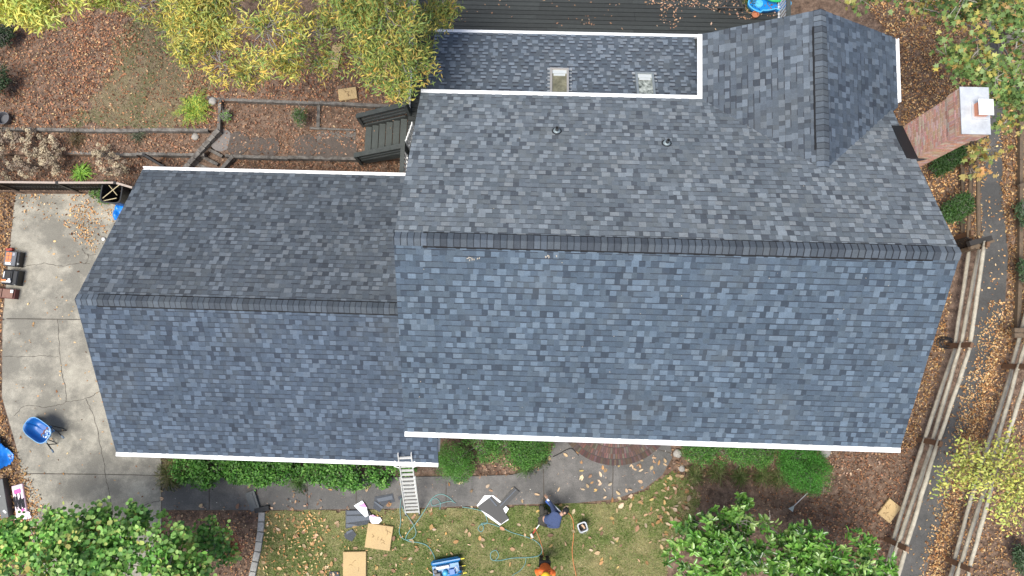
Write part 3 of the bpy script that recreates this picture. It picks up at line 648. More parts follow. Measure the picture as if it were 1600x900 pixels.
# skylights on the low rear roof
LNV = Vector((0, LV.z, -LV.y)); LNV = -LNV if LNV.z < 0 else LNV
def lpt(x, v, h): return Vector((x, LY0, LZ0)) + LV * v + LNV * h
def skylight(xa, xb, va, vb, mglass, mframe, tab):
    f = MB(); t = .06; hh = .11
    rot = Matrix((Vector((1, 0, 0)), LV, LNV)).transposed()
    def lb(m_, xa, xb, va, vb, h0, h1): m_.box(lpt((xa + xb) / 2, (va + vb) / 2, (h0 + h1) / 2), (xb - xa, vb - va, h1 - h0), M=rot)
    lb(f, xa, xa + t, va, vb, 0, hh); lb(f, xb - t, xb, va, vb, 0, hh); lb(f, xa + t, xb - t, va, va + t, 0, hh - .002); lb(f, xa + t, xb - t, vb - t, vb, 0, hh - .002)
    o = f.build('skylight', mframe, house)
    g_ = MB(); lb(g_, xa + t, xb - t, va + t, vb - t, .055, .07); g_.build('glass', mglass, o)
    s_ = MB(); lb(s_, xa + .1, xb - .1, va + .22, va + .30, .072, .084); 
    lb(s_, xa + t + .002, xb - t - .002, va + t + .002, va + .2, .072, .076); s_.build('reflection_strip', mat('reflection_strip', (.55, .58, .58) if tab else (.10, .25, .20), .4), o)  # strip painted in for the sky reflected at the pane's lower end
    ml = mat('lead_flashing', (.42, .44, .46), .5, 8, .2, metal=.3)
    for k in range(7 if tab else 2):
        v = va + .1 + k * .143; fl_ = MB(); lb(fl_, xb + .0, xb + .09, v, v + .03, .012, .03); fl_.build('flashing_tab', ml, o); fl_ = MB(); lb(fl_, xa - .07, xa, v + .02, v + .05, .012, .03); fl_.build('flashing_tab', ml, o)
    fl_ = MB(); lb(fl_, xa - .08, xb + .1, va - .07, va, .012, .035); fl_.build('skylight_flashing', ml, o)
def glassmat(name, c1, c2, s, rough):  # reflections in the panes are painted as mottling of the base colour
    return mat(name, c1, rough, s, .3, col2=c2, spec=.8)
skylight(.50, 1.03, LS - 1.72, LS - .1, glassmat('tan_reflection_glass', (.12, .11, .06), (.26, .24, .15), 4.5, .2), mat('bronze_frame', (.45, .42, .39), .4, metal=.3), True)
skylight(2.92, 3.44, LS - 1.62, LS - .1, glassmat('mottled_reflection_glass', (.02, .025, .012), (.55, .58, .52), 7.5, .12), mat('steel_frame', (.30, .33, .34), .4, metal=.4), False)
# downspout + small valley apron at the inside corner of the roofs
mb = MB(); mb.bar((CL + .0, 7.2, 5.52), (CL + .28, 7.55, 5.25), .08, .06); mb.bar((CL + .28, 7.55, 5.25), (CL + .28, 7.55, 4.4), .08, .06); mb.build('downspout', M_TRIM, house)
mb = MB(); mb.box((GX1 - .02, GYF + 1.1, 2.75), (.05, 1.6, .2)); mb.build('rake_board', M_TRIM, house)
# chalk and sealant scuffs, nails: tiny marks on the fresh shingles
mb = MB(); r = random.Random(5); mb.open = True
for k in range(46):
    x = r.uniform(MX0 + .3, MX1 - .4); y = r.uniform(MYF + .2, MY - .4) if r.random() < .5 else r.uniform(MY + .3, MYB - .3)
    if y > MYB - 2.3 and x > 4: continue
    z = MZE + (y - MYF) * (MZR - MZE) / (MY - MYF) if y < MY else zr(y)
    s = r.uniform(.006, .014); a = r.uniform(0, 3)
    mb.box((x, y, z + .022), (s * 2, s, .004), a)
    if True: mb.build('sealant_scuff', mat('sealant', (.36, .32, .27), .7), house); mb = MB(); mb.open = True
for cx_, cy_ in ((740, 405), (860, 403)):
    c = W(cx_, cy_, 8.0)
    for k in range(9):
        x = c.x + r.uniform(-.14, .14); y = c.y + r.uniform(-.03, .03); mb = MB(); mb.box((x, y, MZE + (y - MYF) * (MZR - MZE) / (MY - MYF) + .024), (.04, .02, .006), r.uniform(0, 3)); mb.build('sealant_scuff', MATS['sealant'], house)

# ================================================================== TIMBER, TERRACE EDGES
M_OLDW = mat('weathered_timber', (.07, .06, .052), .9, 5, .4, bump=.7, bump_s=25, col2=(.21, .195, .175))
M_DECK = mat('deck_paint', (.040, .047, .044), .7, 3, .22, bump=.3, bump_s=30, col2=(.062, .069, .066))
def sleeper(name, pts, z, label, w_=.10, h=.26, group='timber terrace edgings', m=None, cat='timber edging'):
    mb = MB(); P = WL(pts, z)
    for i, (a, b_) in enumerate(zip(P[:-1], P[1:])):
        L = (b_ - a).length; n = max(1, round(L / 2.4)); r = random.Random(int(L * 100))
        for k in range(n):
            p = a.lerp(b_, k / n + (.003 if k else 0)); q = a.lerp(b_, (k + 1) / n - .003)
            dz = r.uniform(-.012, .012); mb.bar(p + Vector((0, r.uniform(-.02, .02), -h / 2 + .03 + dz)), q + Vector((0, r.uniform(-.02, .02), -h / 2 + .03 + dz)), w_ * r.uniform(.9, 1.1), h)
    return tag(mb.build(name, m or M_OLDW), label, cat, group)
sleeper('timber_edging', [(-60, 201), (110, 203), (326, 204)], ZU, 'long grey timber edging of the back yard above the dried hydrangeas')
sleeper('timber_edging', [(342, 206), (344, 156)], ZU, 'short timber edging running up beside the yellow green fern')
sleeper('timber_edging', [(324, 153), (345, 156), (500, 161), (615, 166)], ZU, 'long timber edging passing below the two foam pads in the back yard')
sleeper('timber_edging', [(498, 163), (497, 199)], ZM + .06, 'short timber divider crossing the planting bed beside the small conifer', h=.2)
sleeper('timber_edging', [(484, 201), (556, 203)], ZM + .05, 'thin timber strip along the gravel patch by the deck stairs', w_=.06, h=.12)
sleeper('timber_edging', [(108, 238), (214, 241), (320, 243)], ZM, 'pale thin timber edging half buried behind the dried hydrangeas', w_=.09)
sleeper('timber_edging', [(352, 243), (450, 246), (558, 248)], ZM, 'timber edging between the planting bed and the strip behind the garage')
mb = MB(); a, b_ = W(341, 203, ZU + .1), W(288, 264, ZM)
n = 7
for k in range(n):
    p = a.lerp(b_, k / n); q = a.lerp(b_, (k + 1) / n - .01); mb.bar((p.x, p.y, p.z / 2), (q.x, q.y, p.z / 2), .16, p.z + .02)
tag(mb.build('retaining_wall', M_OLDW), 'dark diagonal timber retaining wall stepping down beside the garden steps', 'retaining wall')
st = thing('garden_steps', 'timber edged garden steps filled with leaves behind the garage', 'steps', W(320, 252, 0))
for k, (p, q) in enumerate((((366, 243), (343, 268)),)):
    mb = MB(); mb.bar(W(*p, ZM) - Vector((0, 0, .2)), W(*q, ZM * .7) - Vector((0, 0, .2)), .12, .5); mb.build('stringer', M_OLDW, st)
for k, (p, q) in enumerate((((318, 229), (347, 244)), ((309, 241), (340, 257)), ((301, 254), (336, 268)), ((292, 264), (320, 276)))):
    z = ZM - .02 - k * .1; mb = MB(); mb.bar(W(*p, z) - Vector((0, 0, .06)), W(*q, z) - Vector((0, 0, .06)), .1, .12); mb.build('tread', M_OLDW, st)
# front lawn edging stones
es = thing('stone_edging', 'pale concrete block edging between the dark mulch and the front lawn', 'edging', W(403, 850, 0))
pts = smooth_path(WL([(409, 800), (407, 830), (402, 862), (396, 890), (388, 925), (378, 960)], .06), 4); r = random.Random(3)
seg = [0]
for p, q in zip(pts[:-1], pts[1:]): seg.append(seg[-1] + (q - p).length)
def along(s_):
    for i in range(len(seg) - 1):
        if s_ <= seg[i + 1]: return pts[i].lerp(pts[i + 1], (s_ - seg[i]) / (seg[i + 1] - seg[i]))
    return pts[-1]
s_ = 0
while s_ + .3 < seg[-1]:
    p, q = along(s_), along(s_ + .3); c = (p + q) / 2; d = q - p
    mb = MB(); mb.box((c.x, c.y, .03 + r.uniform(-.01, .01)), (.29, .2, .12), math.atan2(d.y, d.x) + r.uniform(-.05, .05), bev=.012); mb.build('block', mat('edging_stone', (.42, .41, .38), .9, 5, .2, bump=.4, col2=(.3, .29, .27)), es); s_ += .31
M_GREYP = mat('grey_plastic', (.10, .11, .115), .55, 4, .15)
mb = MB(); mb.bar(W(391, 768, .08), W(400, 797, .08), .3, .12); mb.bar(W(392, 771, .15), W(399, 793, .15), .08, .02); tag(mb.build('splash_block', M_GREYP), 'dark green grey splash block lying across the front walkway', 'splash block')
mb = MB(); mb.bar(W(399, 798, .08), W(421, 793, .08), .15, .14); tag(mb.build('timber_block', mat('dark_timber', (.035, .035, .035), .8)), 'short black timber at the top end of the pale stone edging', 'timber')

# brick entry steps (part of the setting in front of the door)
es = thing('brick_steps', 'round red brick entry steps half hidden below the front gutter', 'steps', W(958, 632, .1))
c0 = W(960, 629, .05)
for k, (rad, zt, zb) in enumerate(((2.0, .16, .0), (1.62, .32, .16), (1.28, .47, .32))):
    mb = MB(); mb.cur = None; r = random.Random(k); n = 48
    mb.prism([(c0.x + (rad - .012) * math.cos(PI + PI * i / n), c0.y + (rad - .012) * math.sin(PI + PI * i / n)) for i in range(n + 1)], zb - .02, zt - .012, (.07, .06, .055))
    for rr in ([rad, rad - .21] if k < 2 else [rad, rad - .21, rad - .42, rad - .63]):
        m_ = int(PI * rr / .076)
        for i in range(m_):
            a = PI + PI * (i + .5) / m_; q = rr - .1
            col = tuple(x * r.uniform(.8, 1.1) for x in r.choice([(.12, .07, .058), (.145, .085, .07), (.105, .065, .056), (.16, .115, .10)]))
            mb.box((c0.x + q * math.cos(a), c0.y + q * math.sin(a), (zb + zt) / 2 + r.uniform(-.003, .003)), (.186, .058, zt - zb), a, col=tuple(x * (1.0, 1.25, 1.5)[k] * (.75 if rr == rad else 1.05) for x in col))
    mb.build('step', M_BRICK, es)

# ================================================================== DECK
DZ = 1.6
deck = thing('deck', 'dark grey painted timber deck behind the house with stairs and railing', 'deck', (0, 9, 0))
DX0, DX1 = -3.95, 7.95
r = random.Random(8); mb = MB(); mb.cur = None; y = 4.9
M_BOARD = mat('deck_board', (.05, .055, .052), .72, 3, .25, attr=True, bump=.25, bump_s=30)
while y < 17:
    xs = [DX0, DX0 + r.uniform(3, 5), DX0 + r.uniform(7, 9), DX1]
    for a, b_ in zip(xs[:-1], xs[1:]):
        if y < 8.6 and a > -3: continue
        if y < 6.9: b_ = min(b_, -2.66)
        if a >= b_: continue
        k_ = r.uniform(.75, 1.25); mb.box(((a + b_) / 2, y, DZ - .015 + r.uniform(-.001, .001)), (b_ - a - .006, .130, .03), col=(.027 * k_, .031 * k_, .030 * k_))
    y += .146
mb.build('deck_boards', M_BOARD, deck)
mb = MB(); mb.box(((DX0 + DX1) / 2, 12.9, DZ - .16), (DX1 - DX0 - .04, 8.2, .24)); mb.box((-3.3, 6.9, DZ - .16), (1.2, 3.9, .24)); mb.build('deck_frame', mat('deck_under', (.012, .012, .012), .9), deck)
M_WHB = mat('white_baluster', (.75, .75, .74), .5)
def railing(p, q, parent, posts=True):
    p = Vector(p); q = Vector(q); L = (q - p).length; d = (q - p).normalized(); H_ = .92; up = Vector((0, 0, H_))
    o = MB(); o.bar(p + up, q + up, .13, .035); o.build('handrail', M_DECK, parent)
    o = MB(); n = int(L / .12)
    for k in range(n): c = p.lerp(q, (k + .5) / n); o.box(c + Vector((0, 0, H_ / 2)), (.035, .035, H_ - .04))
    o.bar(p + Vector((0, 0, .1)), q + Vector((0, 0, .1)), .04, .05); o.bar(p + Vector((0, 0, H_ - .06)), q + Vector((0, 0, H_ - .06)), .04, .05); o.build('balusters', M_WHB, parent)
    n = max(1, round(L / 2))
    for k in range(n + 1): c = p.lerp(q, k / n); o = MB(); o.box(c + Vector((0, 0, H_ / 2 - .1)), (.1, .1, H_ + .15)); o.build('post', M_DECK, parent)
railing((DX0 + .06, 5.65, DZ), (DX0 + .06, 6.72, DZ), deck)
railing((DX0 + .06, 8.0, DZ), (DX0 + .06, 16, DZ), deck)
railing((DX1 - .1, 10.9, DZ), (DX1 - .1, 16, DZ), deck)
# stairs descending to the west: fixed treads, slatted guard boards on each side
sx0 = DX0 - .02; nst = 6; run = .265; rise = (DZ - ZM) / (nst + 1)
for k in range(nst):
    mb = MB(); x = sx0 - run * (k + .5); z = DZ - rise * (k + 1)
    mb.box((x, 7.28, z - .02), (run - .055, 1.16, .04), bev=.006); mb.build('stair_tread', mat('tread_paint', (.058, .068, .064), .7, 3, .2), deck)
for y_ in (6.62, 7.93):
    top = Vector((sx0 + .1, y_, DZ + .92)); bt = Vector((sx0 - run * nst - .1, y_, ZM + .95)); mb = MB()
    for j, dz in enumerate((0,)): mb.bar(top, bt, .15, .035)
    mb.build('handrail', M_DECK, deck)
    for dz in (.2, .42, .64):
        mb = MB(); mb.bar(top - Vector((0, 0, dz)), bt - Vector((0, 0, dz)), .04, .1); mb.build('guard_board', M_DECK, deck)
    for c in (top, bt): mb = MB(); mb.box((c.x + (.03 if c is bt else -.03), c.y, c.z - .48), (.1, .1, .96)); mb.build('post', M_DECK, deck)
    mb = MB(); mb.bar((sx0, y_ + (.03 if y_ < 7 else -.03), DZ - .1), (sx0 - run * nst, y_ + (.03 if y_ < 7 else -.03), ZM + .1), .04, .24); mb.build('stringer', M_DECK, deck)
# white slatted gate on the deck by the house corner
g_ = thing('slatted_gate', 'small white slatted gate on the deck beside the house corner', 'gate', W(641, 215, DZ))
p, q = W(636, 226, DZ + .5), W(646, 198, DZ + .5)
for k in range(6):
    mb = MB(); c = p.lerp(q, k / 5); mb.box((c.x, c.y, DZ + .42), (.03, .09, .8), bev=.004); mb.build('slat', M_WHB, g_)
for dz in (-.3, .25): mb = MB(); mb.bar(p + Vector((0, 0, dz)), q + Vector((0, 0, dz)), .04, .07); mb.build('rail', M_WHB, g_)
mb = MB(); a = W(643, 262, ZL + .3); mb.tube([Vector((-3.1, 5.2, 2.3)), Vector((-3.25, 5.5, 2.0)), Vector((-3.25, 5.5, .3)), Vector((-3.35, 5.8, .22))], .045, 8)
tag(mb.build('white_pipe', M_WHB), 'white downpipe running behind the deck railing at the garage corner', 'pipe')
litter('leaf_litter', 'brown leaves drifted on the dark deck boards', [(WL([(1020, -40), (1215, -40), (1215, 26), (1160, 30), (1090, 12), (1010, 8)], DZ), 150, DZ), (WL([(1030, 8), (1065, 8), (1070, 42), (1035, 45)], DZ), 90, DZ), (WL([(912, 25), (932, 25), (932, 42), (905, 42)], DZ), 60, DZ), (WL([(700, 0), (1230, 0), (1230, 50), (700, 38)], DZ), 5, DZ), (WL([(566, 180), (640, 175), (640, 250), (566, 240)], 1.2), 2.5, 1.62)],
       cols=[(.45, .27, .17), (.32, .18, .11), (.55, .38, .27)], wts=(3, 3, 1), zl=(.003, .03))

# ================================================================== FENCES
M_RAIL = mat('split_rail', (.50, .46, .37), .9, 4, .2, bump=.9, bump_s=22, col2=(.36, .32, .25))
M_POST = mat('cedar_post', (.17, .095, .055), .85, 5, .3, bump=.6)
def rail_mesh(p, q, seed, w0=.13, w1=.13, tap=.5):
    r = random.Random(seed); mb = MB(); n = 9; pts = []; rr = []
    for i in range(n):
        t = i / (n - 1); k = min(1, (.25 + min(t, 1 - t) * 6)); pts.append(p.lerp(q, t) + Vector((r.uniform(-.008, .008), r.uniform(-.008, .008), r.uniform(-.012, .012)))); rr.append(.062 * (tap + (1 - tap) * k) * r.uniform(.9, 1.1))
    mb.tube(pts, rr, 6); return mb
def split_fence(name, bases, label, m_rail, levels=(.38, .75, 1.12), seed=0, ph=1.27, endext=0):
    t = thing(name, label, 'fence', bases[0])
    for i, b_ in enumerate(bases):
        d = (bases[min(i + 1, len(bases) - 1)] - bases[max(i - 1, 0)]); mb = MB()
        mb.box((b_.x, b_.y, ph / 2 + b_.z), (.10, .16, ph), math.atan2(d.y, d.x) + PI / 2, bev=.012); mb.build('post', M_POST, t)
    for i, (a, b_) in enumerate(zip(bases[:-1], bases[1:])):
        for j, z in enumerate(levels):
            s = ((i + j) % 2 - .5) * .09; d = (b_ - a).normalized(); sd_ = Vector((-d.y, d.x, 0)) * s
            rail_mesh(a + Vector((0, 0, z)) - d * .12 + sd_, b_ + Vector((0, 0, z)) + d * .12 - sd_ * .4, seed + i * 7 + j).build('rail', m_rail, t, smooth=True)
    return t
split_fence('split_rail_fence', WL([(1505, 392), (1480, 541), (1434, 687), (1384, 842), (1345, 975)], 0), 'pale three rail fence nearest the house along the left side of the asphalt path', M_RAIL, seed=1)
split_fence('split_rail_fence', WL([(1610, 425), (1567, 573), (1521, 728), (1478, 873), (1440, 1010)], 0), 'pale three rail fence on the far side of the path, running under the yellow tree', M_RAIL, seed=50)
M_BRT = mat('brown_timber', (.16, .11, .07), .9, 5, .3, bump=.6, col2=(.11, .085, .06))
split_fence('timber_fence', WL([(1493, 372), (1496, 262), (1497, 150)], 0), 'old brown low timber fence between the leaf bed and the asphalt path', M_BRT, levels=(.3, .72, 1.1), seed=90, ph=.9)
sleeper('timber_edging', [(1596, 20), (1596, 250), (1595, 405), (1591, 512)], 0.15, 'long brown timber edging on the far right of the leaf strip', w_=.12, h=.25, m=M_BRT)
g_ = thing('timber_barrier', 'two short brown beams stacked above the far split rail fence', 'beam', W(1590, 520, 0))
for yy in (516, 524): mb = MB(); mb.bar(W(1583, yy, .9), W(1650, yy + 2, .9), .14, .14); mb.build('beam', M_BRT, g_)
for xx in (1600, 1640): mb = MB(); mb.box(tuple(W(xx, 521, .45)), (.1, .1, .9)); mb.build('post', M_BRT, g_)
mb = MB(); mb.bar(W(1592, 291, .5), W(1612, 284, .5), .11, .1); mb.bar(W(1611, 285, .0), W(1611, 285, .5), .1, .1, up=(1, 0, 0)); tag(mb.build('timber_brace', M_BRT), 'short slanted timber brace at the right edge beside the leaf strip', 'timber')
M_IRON = mat('black_iron', (.015, .014, .014), .45)
g_ = thing('side_gate', 'dark side gate with black mesh between the house corner and the pale fence', 'gate', W(1500, 385, 0))
mb = MB(); a, b_ = W(1478, 380, 0), W(1505, 392, 0)
for k in range(16):
    c = a.lerp(b_, k / 15); mb.box((c.x, c.y, .55), (.018, .018, 1.05))
for k in range(7):
    z = .1 + k * .16; mb.bar((a.x, a.y, z), (b_.x, b_.y, z), .012, .016)
mb.build('mesh_panel', M_IRON, g_)
mb = MB(); mb.bar(W(1513, 381, 1.0), W(1548, 372, 1.0), .16, .16); mb.build('top_beam', mat('black_timber', (.03, .027, .025), .8), g_)
mb = MB(); mb.bar(W(1515, 388, .95), W(1552, 376, .95), .1, .12); mb.build('brace', M_BRT, g_)
mb = MB(); mb.box(tuple(W(1512, 390, .5)), (.12, .12, 1.0)); mb.box(tuple(W(1524, 382, .45)), (.1, .1, .9)); mb.build('gate_post', M_BRT, g_)

def picket(name, base, label, h=1.2, sp=.1, z0=0., cap=True):
    t = thing(name, label, 'fence', base[0])
    for a, b_ in zip(base[:-1], base[1:]):
        L = (b_ - a).length; n = int(L / sp); mb = MB()
        for k in range(n): c = a.lerp(b_, (k + .5) / n); mb.box((c.x, c.y, z0 + h / 2), (.028, .028, h - .08))
        mb.build('pickets', M_IRON, t)
        mb = MB(); mb.bar((a.x, a.y, z0 + h), (b_.x, b_.y, z0 + h), .065, .035); mb.build('top_rail', mat('rail_cap', (.40, .33, .28), .8, 5, .2) if cap else M_IRON, t)
        mb = MB(); mb.bar((a.x, a.y, z0 + .12), (b_.x, b_.y, z0 + .12), .03, .06); mb.bar((a.x, a.y, z0 + h * .55), (b_.x, b_.y, z0 + h * .55), .03, .04); mb.build('bottom_rail', M_IRON, t)
    for c in base: mb = MB(); mb.box((c.x, c.y, z0 + h / 2), (.09, .09, h + .06)); mb.build('post', M_IRON, t)
    return t
picket('picket_fence', WL([(-60, 299), (35, 299), (126, 300), (212, 300), (240, 308)], 0), 'black picket fence with pale top rail across the top of the driveway')
picket('iron_gate', WL([(250, 256), (278, 273)], ZL), 'small black iron gate at the back left corner of the garage roof', h=1.0, z0=ZL, cap=False)

# ================================================================== FOLIAGE
def tube_net(mb, base, tops, r0, seed):
    r = random.Random(seed)
    for t_ in tops:
        m_ = base.lerp(t_, .5) + Vector((r.uniform(-.2, .2), r.uniform(-.2, .2), r.uniform(-.1, .3))) * min(1, (t_ - base).length * .3)
        pts = smooth_path([base, m_, t_], 4); n = len(pts); mb.tube(pts, [r0 * (1 - .85 * i / (n - 1)) for i in range(n)], 5)
def crown(name, parent, blobs, ncl, per, L, ratio, cols, wts, tpl, m, seed, spread=.16, up=.6, shell=3.2, flat=.0, gap=-.38, cvar=.25, tone=.22, zbias=0.3, fan=1.0, low=None):
    """blobs: (px, py, z, r_px[, squash]); leaves grouped in little rosettes at the twig tips"""
    r = np.random.RandomState(seed); B = []
    for b_ in blobs:
        c = W(*b_[:3]); rad = b_[3] * mpp(b_[2]); B.append((c.x, c.y, c.z, rad, (b_[4] if len(b_) > 4 else .6) * rad))
    B = np.array(B); wv = B[:, 3] ** 2; idx = r.choice(len(B), ncl, p=wv / wv.sum()); b_ = B[idx]
    u = nrm(r.normal(size=(ncl, 3))); u[:, 2] = np.abs(u[:, 2]) * np.where(r.rand(ncl) < zbias, -1, 1)
    rad = r.uniform(0, 1, ncl) ** (1 / shell)
    lump = 1 + .22 * snoise(u * 2 + b_[:, :3], 1.2, seed + 3)
    Pc = b_[:, :3] + u * (rad * lump)[:, None] * np.column_stack([b_[:, 3], b_[:, 3], b_[:, 4]])
    # irregular gaps
    keep = snoise(Pc, 2.4, seed + 5) + r.normal(0, .2, ncl) > gap; Pc = Pc[keep]; u = u[keep]; ncl = len(Pc)
    if low is not None: Pc[:, 2] = np.maximum(Pc[:, 2], low)
    n = ncl * per; P = np.repeat(Pc, per, 0) + r.normal(0, spread, (n, 3)) * np.array([1, 1, .6])
    axis = nrm(u + np.array([0, 0, up])); ax = np.repeat(axis, per, 0)
    D = nrm(nrm(r.normal(size=(n, 3))) * fan + ax * .55 + np.array([0, 0, -.12])); N = nrm(ax + r.normal(0, .38, (n, 3)) + np.array([0, 0, .5]))
    cc = np.repeat(pal(ncl, cols, wts, tone, r), per, 0); ca = pal(n, cols, wts, .15, r); g_ = snoise(np.repeat(Pc, per, 0), .7, seed + 9)
    C = (cc * .6 + ca * .4) * (1 + cvar * g_)[:, None]
    Ls = r.uniform(*L, n)
    leaf_mesh(name, P, D, N, Ls, Ls * ratio * r.uniform(.8, 1.2, n), np.clip(C, 0, 1), tpl, m, parent)
    return Pc
def tree(name, label, cat, base, blobs, trunk_r, ncl, per, L, ratio, cols, wts, tpl, m, seed, group=None, limbs=60, twig=.014, wood=None, **k):
    t = thing(name, label, cat, base, group=group); base = Vector(base)
    Pc = crown('crown', t, blobs, ncl, per, L, ratio, cols, wts, tpl, m, seed, **k)
    cs = [W(*b_[:3]) for b_ in blobs]; ctr = sum(cs, Vector()) / len(cs); mid = base.lerp(Vector((ctr.x, ctr.y, base.z + (ctr.z - base.z) * .55)), .5); mid.z = base.z + (ctr.z - base.z) * .5
    mb = MB(); top = Vector((mid.x * .5 + ctr.x * .5, mid.y * .5 + ctr.y * .5, ctr.z - .3)); pts = smooth_path([base, base.lerp(mid, .5), mid, top], 5); n = len(pts)
    mb.tube(pts, [trunk_r * (1 - .6 * i / (n - 1)) for i in range(n)], 10); mb.build('trunk', M_BARK, t, smooth=True)
    mb = MB(); r = random.Random(seed)
    for c in cs: tube_net(mb, pts[-6], [c], trunk_r * .16, seed)
    for i in r.sample(range(len(Pc)), min(limbs, len(Pc))):
        p = Vector(Pc[i]); c = min(cs, key=lambda q: (q - p).length); st_ = c.lerp(p, .15); m_ = st_.lerp(p, .6) + Vector((r.uniform(-.1, .1), r.uniform(-.1, .1), .05))
        mb.tube([st_, m_, p + (p - st_) * .12], [twig, twig * .7, twig * .3], 4)
        for _ in range(2): e = m_ + Vector((r.uniform(-.3, .3), r.uniform(-.3, .3), r.uniform(0, .15))); mb.tube([m_, e], [twig * .5, twig * .2], 3, cap=False)
    mb.build('limbs', wood or M_TWIG, t); return t
YG = [(.66, .52, .10), (.46, .46, .11), (.24, .33, .08), (.72, .46, .10), (.13, .22, .06)]
tree('willow_oak_tree', 'yellowing narrow leaved tree overhanging the worn back lawn', 'tree', W(340, -90, ZU),
     [(235, 5, 6.0, 34, .5), (185, -14, 5.6, 26, .5), (265, 45, 5.8, 22, .5), (330, 40, 7, 62), (415, 45, 7.2, 66), (345, 100, 6.4, 38), (300, 5, 6.8, 50), (450, 100, 6.4, 28), (390, 115, 6, 30), (350, -50, 7.5, 80), (290, 80, 6, 25)],
     .3, 2350, 9, (.11, .19), .2, YG, (3.6, 4, 4, 2, 3), 'narrow', M_LEAF, 21, limbs=200, spread=.08, shell=2.0, gap=-.24)
tree('willow_oak_tree', 'green and yellow narrow leaved tree overhanging the deck corner and stairs', 'tree', W(560, -60, ZU),
     [(540, 25, 6.8, 62), (610, 45, 6.8, 66), (678, 25, 4.9, 34), (702, 18, 4.7, 18), (565, 92, 6.2, 38), (640, 100, 6.2, 42), (622, 138, 5.8, 24), (490, 55, 6.6, 42), (648, 70, 5.4, 38), (560, -50, 7.5, 90), (510, 100, 6, 28), (585, 120, 5.8, 22)],
     .28, 2400, 9, (.11, .18), .2, [(.34, .38, .09), (.19, .29, .07), (.56, .46, .10), (.64, .38, .09), (.12, .21, .05)], (4, 5, 2.4, 1.6, 3), 'narrow', M_LEAF, 22, limbs=200, spread=.08, shell=2.0, gap=-.24)
tree('willow_oak_tree', 'pale yellow green tree cut by the top left corner of the photo', 'tree', W(20, -120, ZU),
     [(0, 5, 6.2, 34), (60, -5, 6.2, 46), (35, 15, 6.2, 24), (120, -15, 6, 34), (60, 32, 5.8, 16), (165, -10, 5.6, 20), (20, -60, 6.8, 70)],
     .25, 1000, 9, (.15, .23), .21, [(.72, .66, .14), (.55, .60, .16), (.38, .52, .12), (.80, .62, .14)], (4, 4, 3, 2), 'narrow', M_LEAF, 23, limbs=50, spread=.09, shell=2.4)
GM = [(.13, .22, .06), (.19, .29, .09), (.08, .14, .045), (.58, .46, .10), (.60, .32, .12), (.28, .35, .11)]
tree('maple_tree', 'green maple turning yellow behind the brick chimney at top right', 'tree', W(1590, 60, 0),
     [(1560, 20, 6.2, 62), (1590, 60, 6.4, 50), (1555, 110, 6, 50), (1595, 150, 6, 40), (1500, 15, 5.6, 36), (1440, 5, 5.4, 26), (1510, 100, 5.4, 38), (1482, 80, 5.0, 20), (1575, 190, 5.4, 24), (1340, -14, 5.2, 26), (1400, -12, 5.2, 26), (1540, -50, 6.8, 90), (1640, 90, 6.2, 60)],
     .24, 900, 7, (.11, .175), .95, GM, (5, 4, 3, 1.5, .8, 2.5), 'maple', M_LEAF, 24, limbs=110, twig=.02, spread=.15, shell=2.0, wood=mat('pale_twigs', (.34, .31, .27), .85))
tree('maple_sapling', 'small orange and green maple sprig hanging over the path below the chimney', 'tree', W(1540, 210, 0),
     [(1535, 250, 3.4, 22, .4), (1515, 262, 3.2, 13, .4), (1550, 235, 3.5, 12, .4)], .03, 22, 4, (.15, .24), .95, [(.30, .36, .10), (.55, .26, .09), (.62, .38, .14), (.16, .24, .06)], (3, 2, 2, 2), 'maple', M_LEAF, 25, limbs=12, twig=.01, spread=.1)
tree('yellow_shrub_tree', 'small tree with lemon yellow leaves leaning over the far split rail fence', 'tree', W(1545, 745, 0),
     [(1515, 745, 2.6, 34, .5), (1565, 725, 2.9, 38, .5), (1595, 760, 2.9, 36, .5), (1490, 750, 2.4, 20, .4), (1510, 708, 2.6, 22, .4), (1580, 690, 2.6, 16, .4), (1575, 800, 2.5, 24, .4), (1470, 762, 2.2, 10, .4), (1590, 815, 2.2, 14, .4)],
     .05, 620, 5, (.075, .13), .5, [(.60, .60, .13), (.44, .50, .12), (.74, .68, .2), (.24, .33, .08), (.42, .28, .12)], (4, 4, 2, 2, .7), 'oval', M_LEAF, 26, limbs=110, twig=.01, spread=.13, shell=1.7, wood=mat('purple_twigs', (.16, .12, .12), .85))
GG = [(.13, .31, .055), (.20, .40, .08), (.36, .52, .15), (.06, .16, .04), (.62, .50, .16)]
tree('round_leaf_tree', 'dense light green round leaved tree filling the bottom left corner', 'tree', W(120, 905, 0),
     [(40, 875, 3.2, 58), (120, 865, 3.4, 62), (200, 850, 3.4, 52), (265, 870, 3.2, 46), (20, 838, 3, 26), (80, 818, 2.8, 20), (105, 835, 3, 30), (150, 815, 3, 26), (205, 800, 2.9, 13), (220, 815, 2.8, 16), (250, 805, 2.7, 12), (300, 890, 3, 28), (-20, 850, 3, 50), (150, 930, 3.6, 80), (290, 930, 3.2, 50), (180, 830, 3, 24), (280, 838, 2.8, 16)],
     .14, 2300, 7, (.08, .15), .95, GG, (4, 4, 2.4, 3, .8), 'round', M_LEAF, 27, limbs=50, spread=.085, shell=2.2, cvar=.4, gap=-.3)
tree('round_leaf_shrub', 'thin green shrub over the dark mulch between driveway and stone edging', 'shrub', W(325, 860, 0),
     [(318, 835, 1.8, 16), (335, 850, 1.8, 18), (345, 832, 1.7, 12), (330, 822, 1.6, 12), (355, 868, 1.5, 12), (310, 860, 1.8, 14)],
     .04, 150, 6, (.08, .12), .95, GG, (4, 4, 2, 3, 1), 'round', M_LEAF, 28, limbs=30, twig=.008, spread=.1)
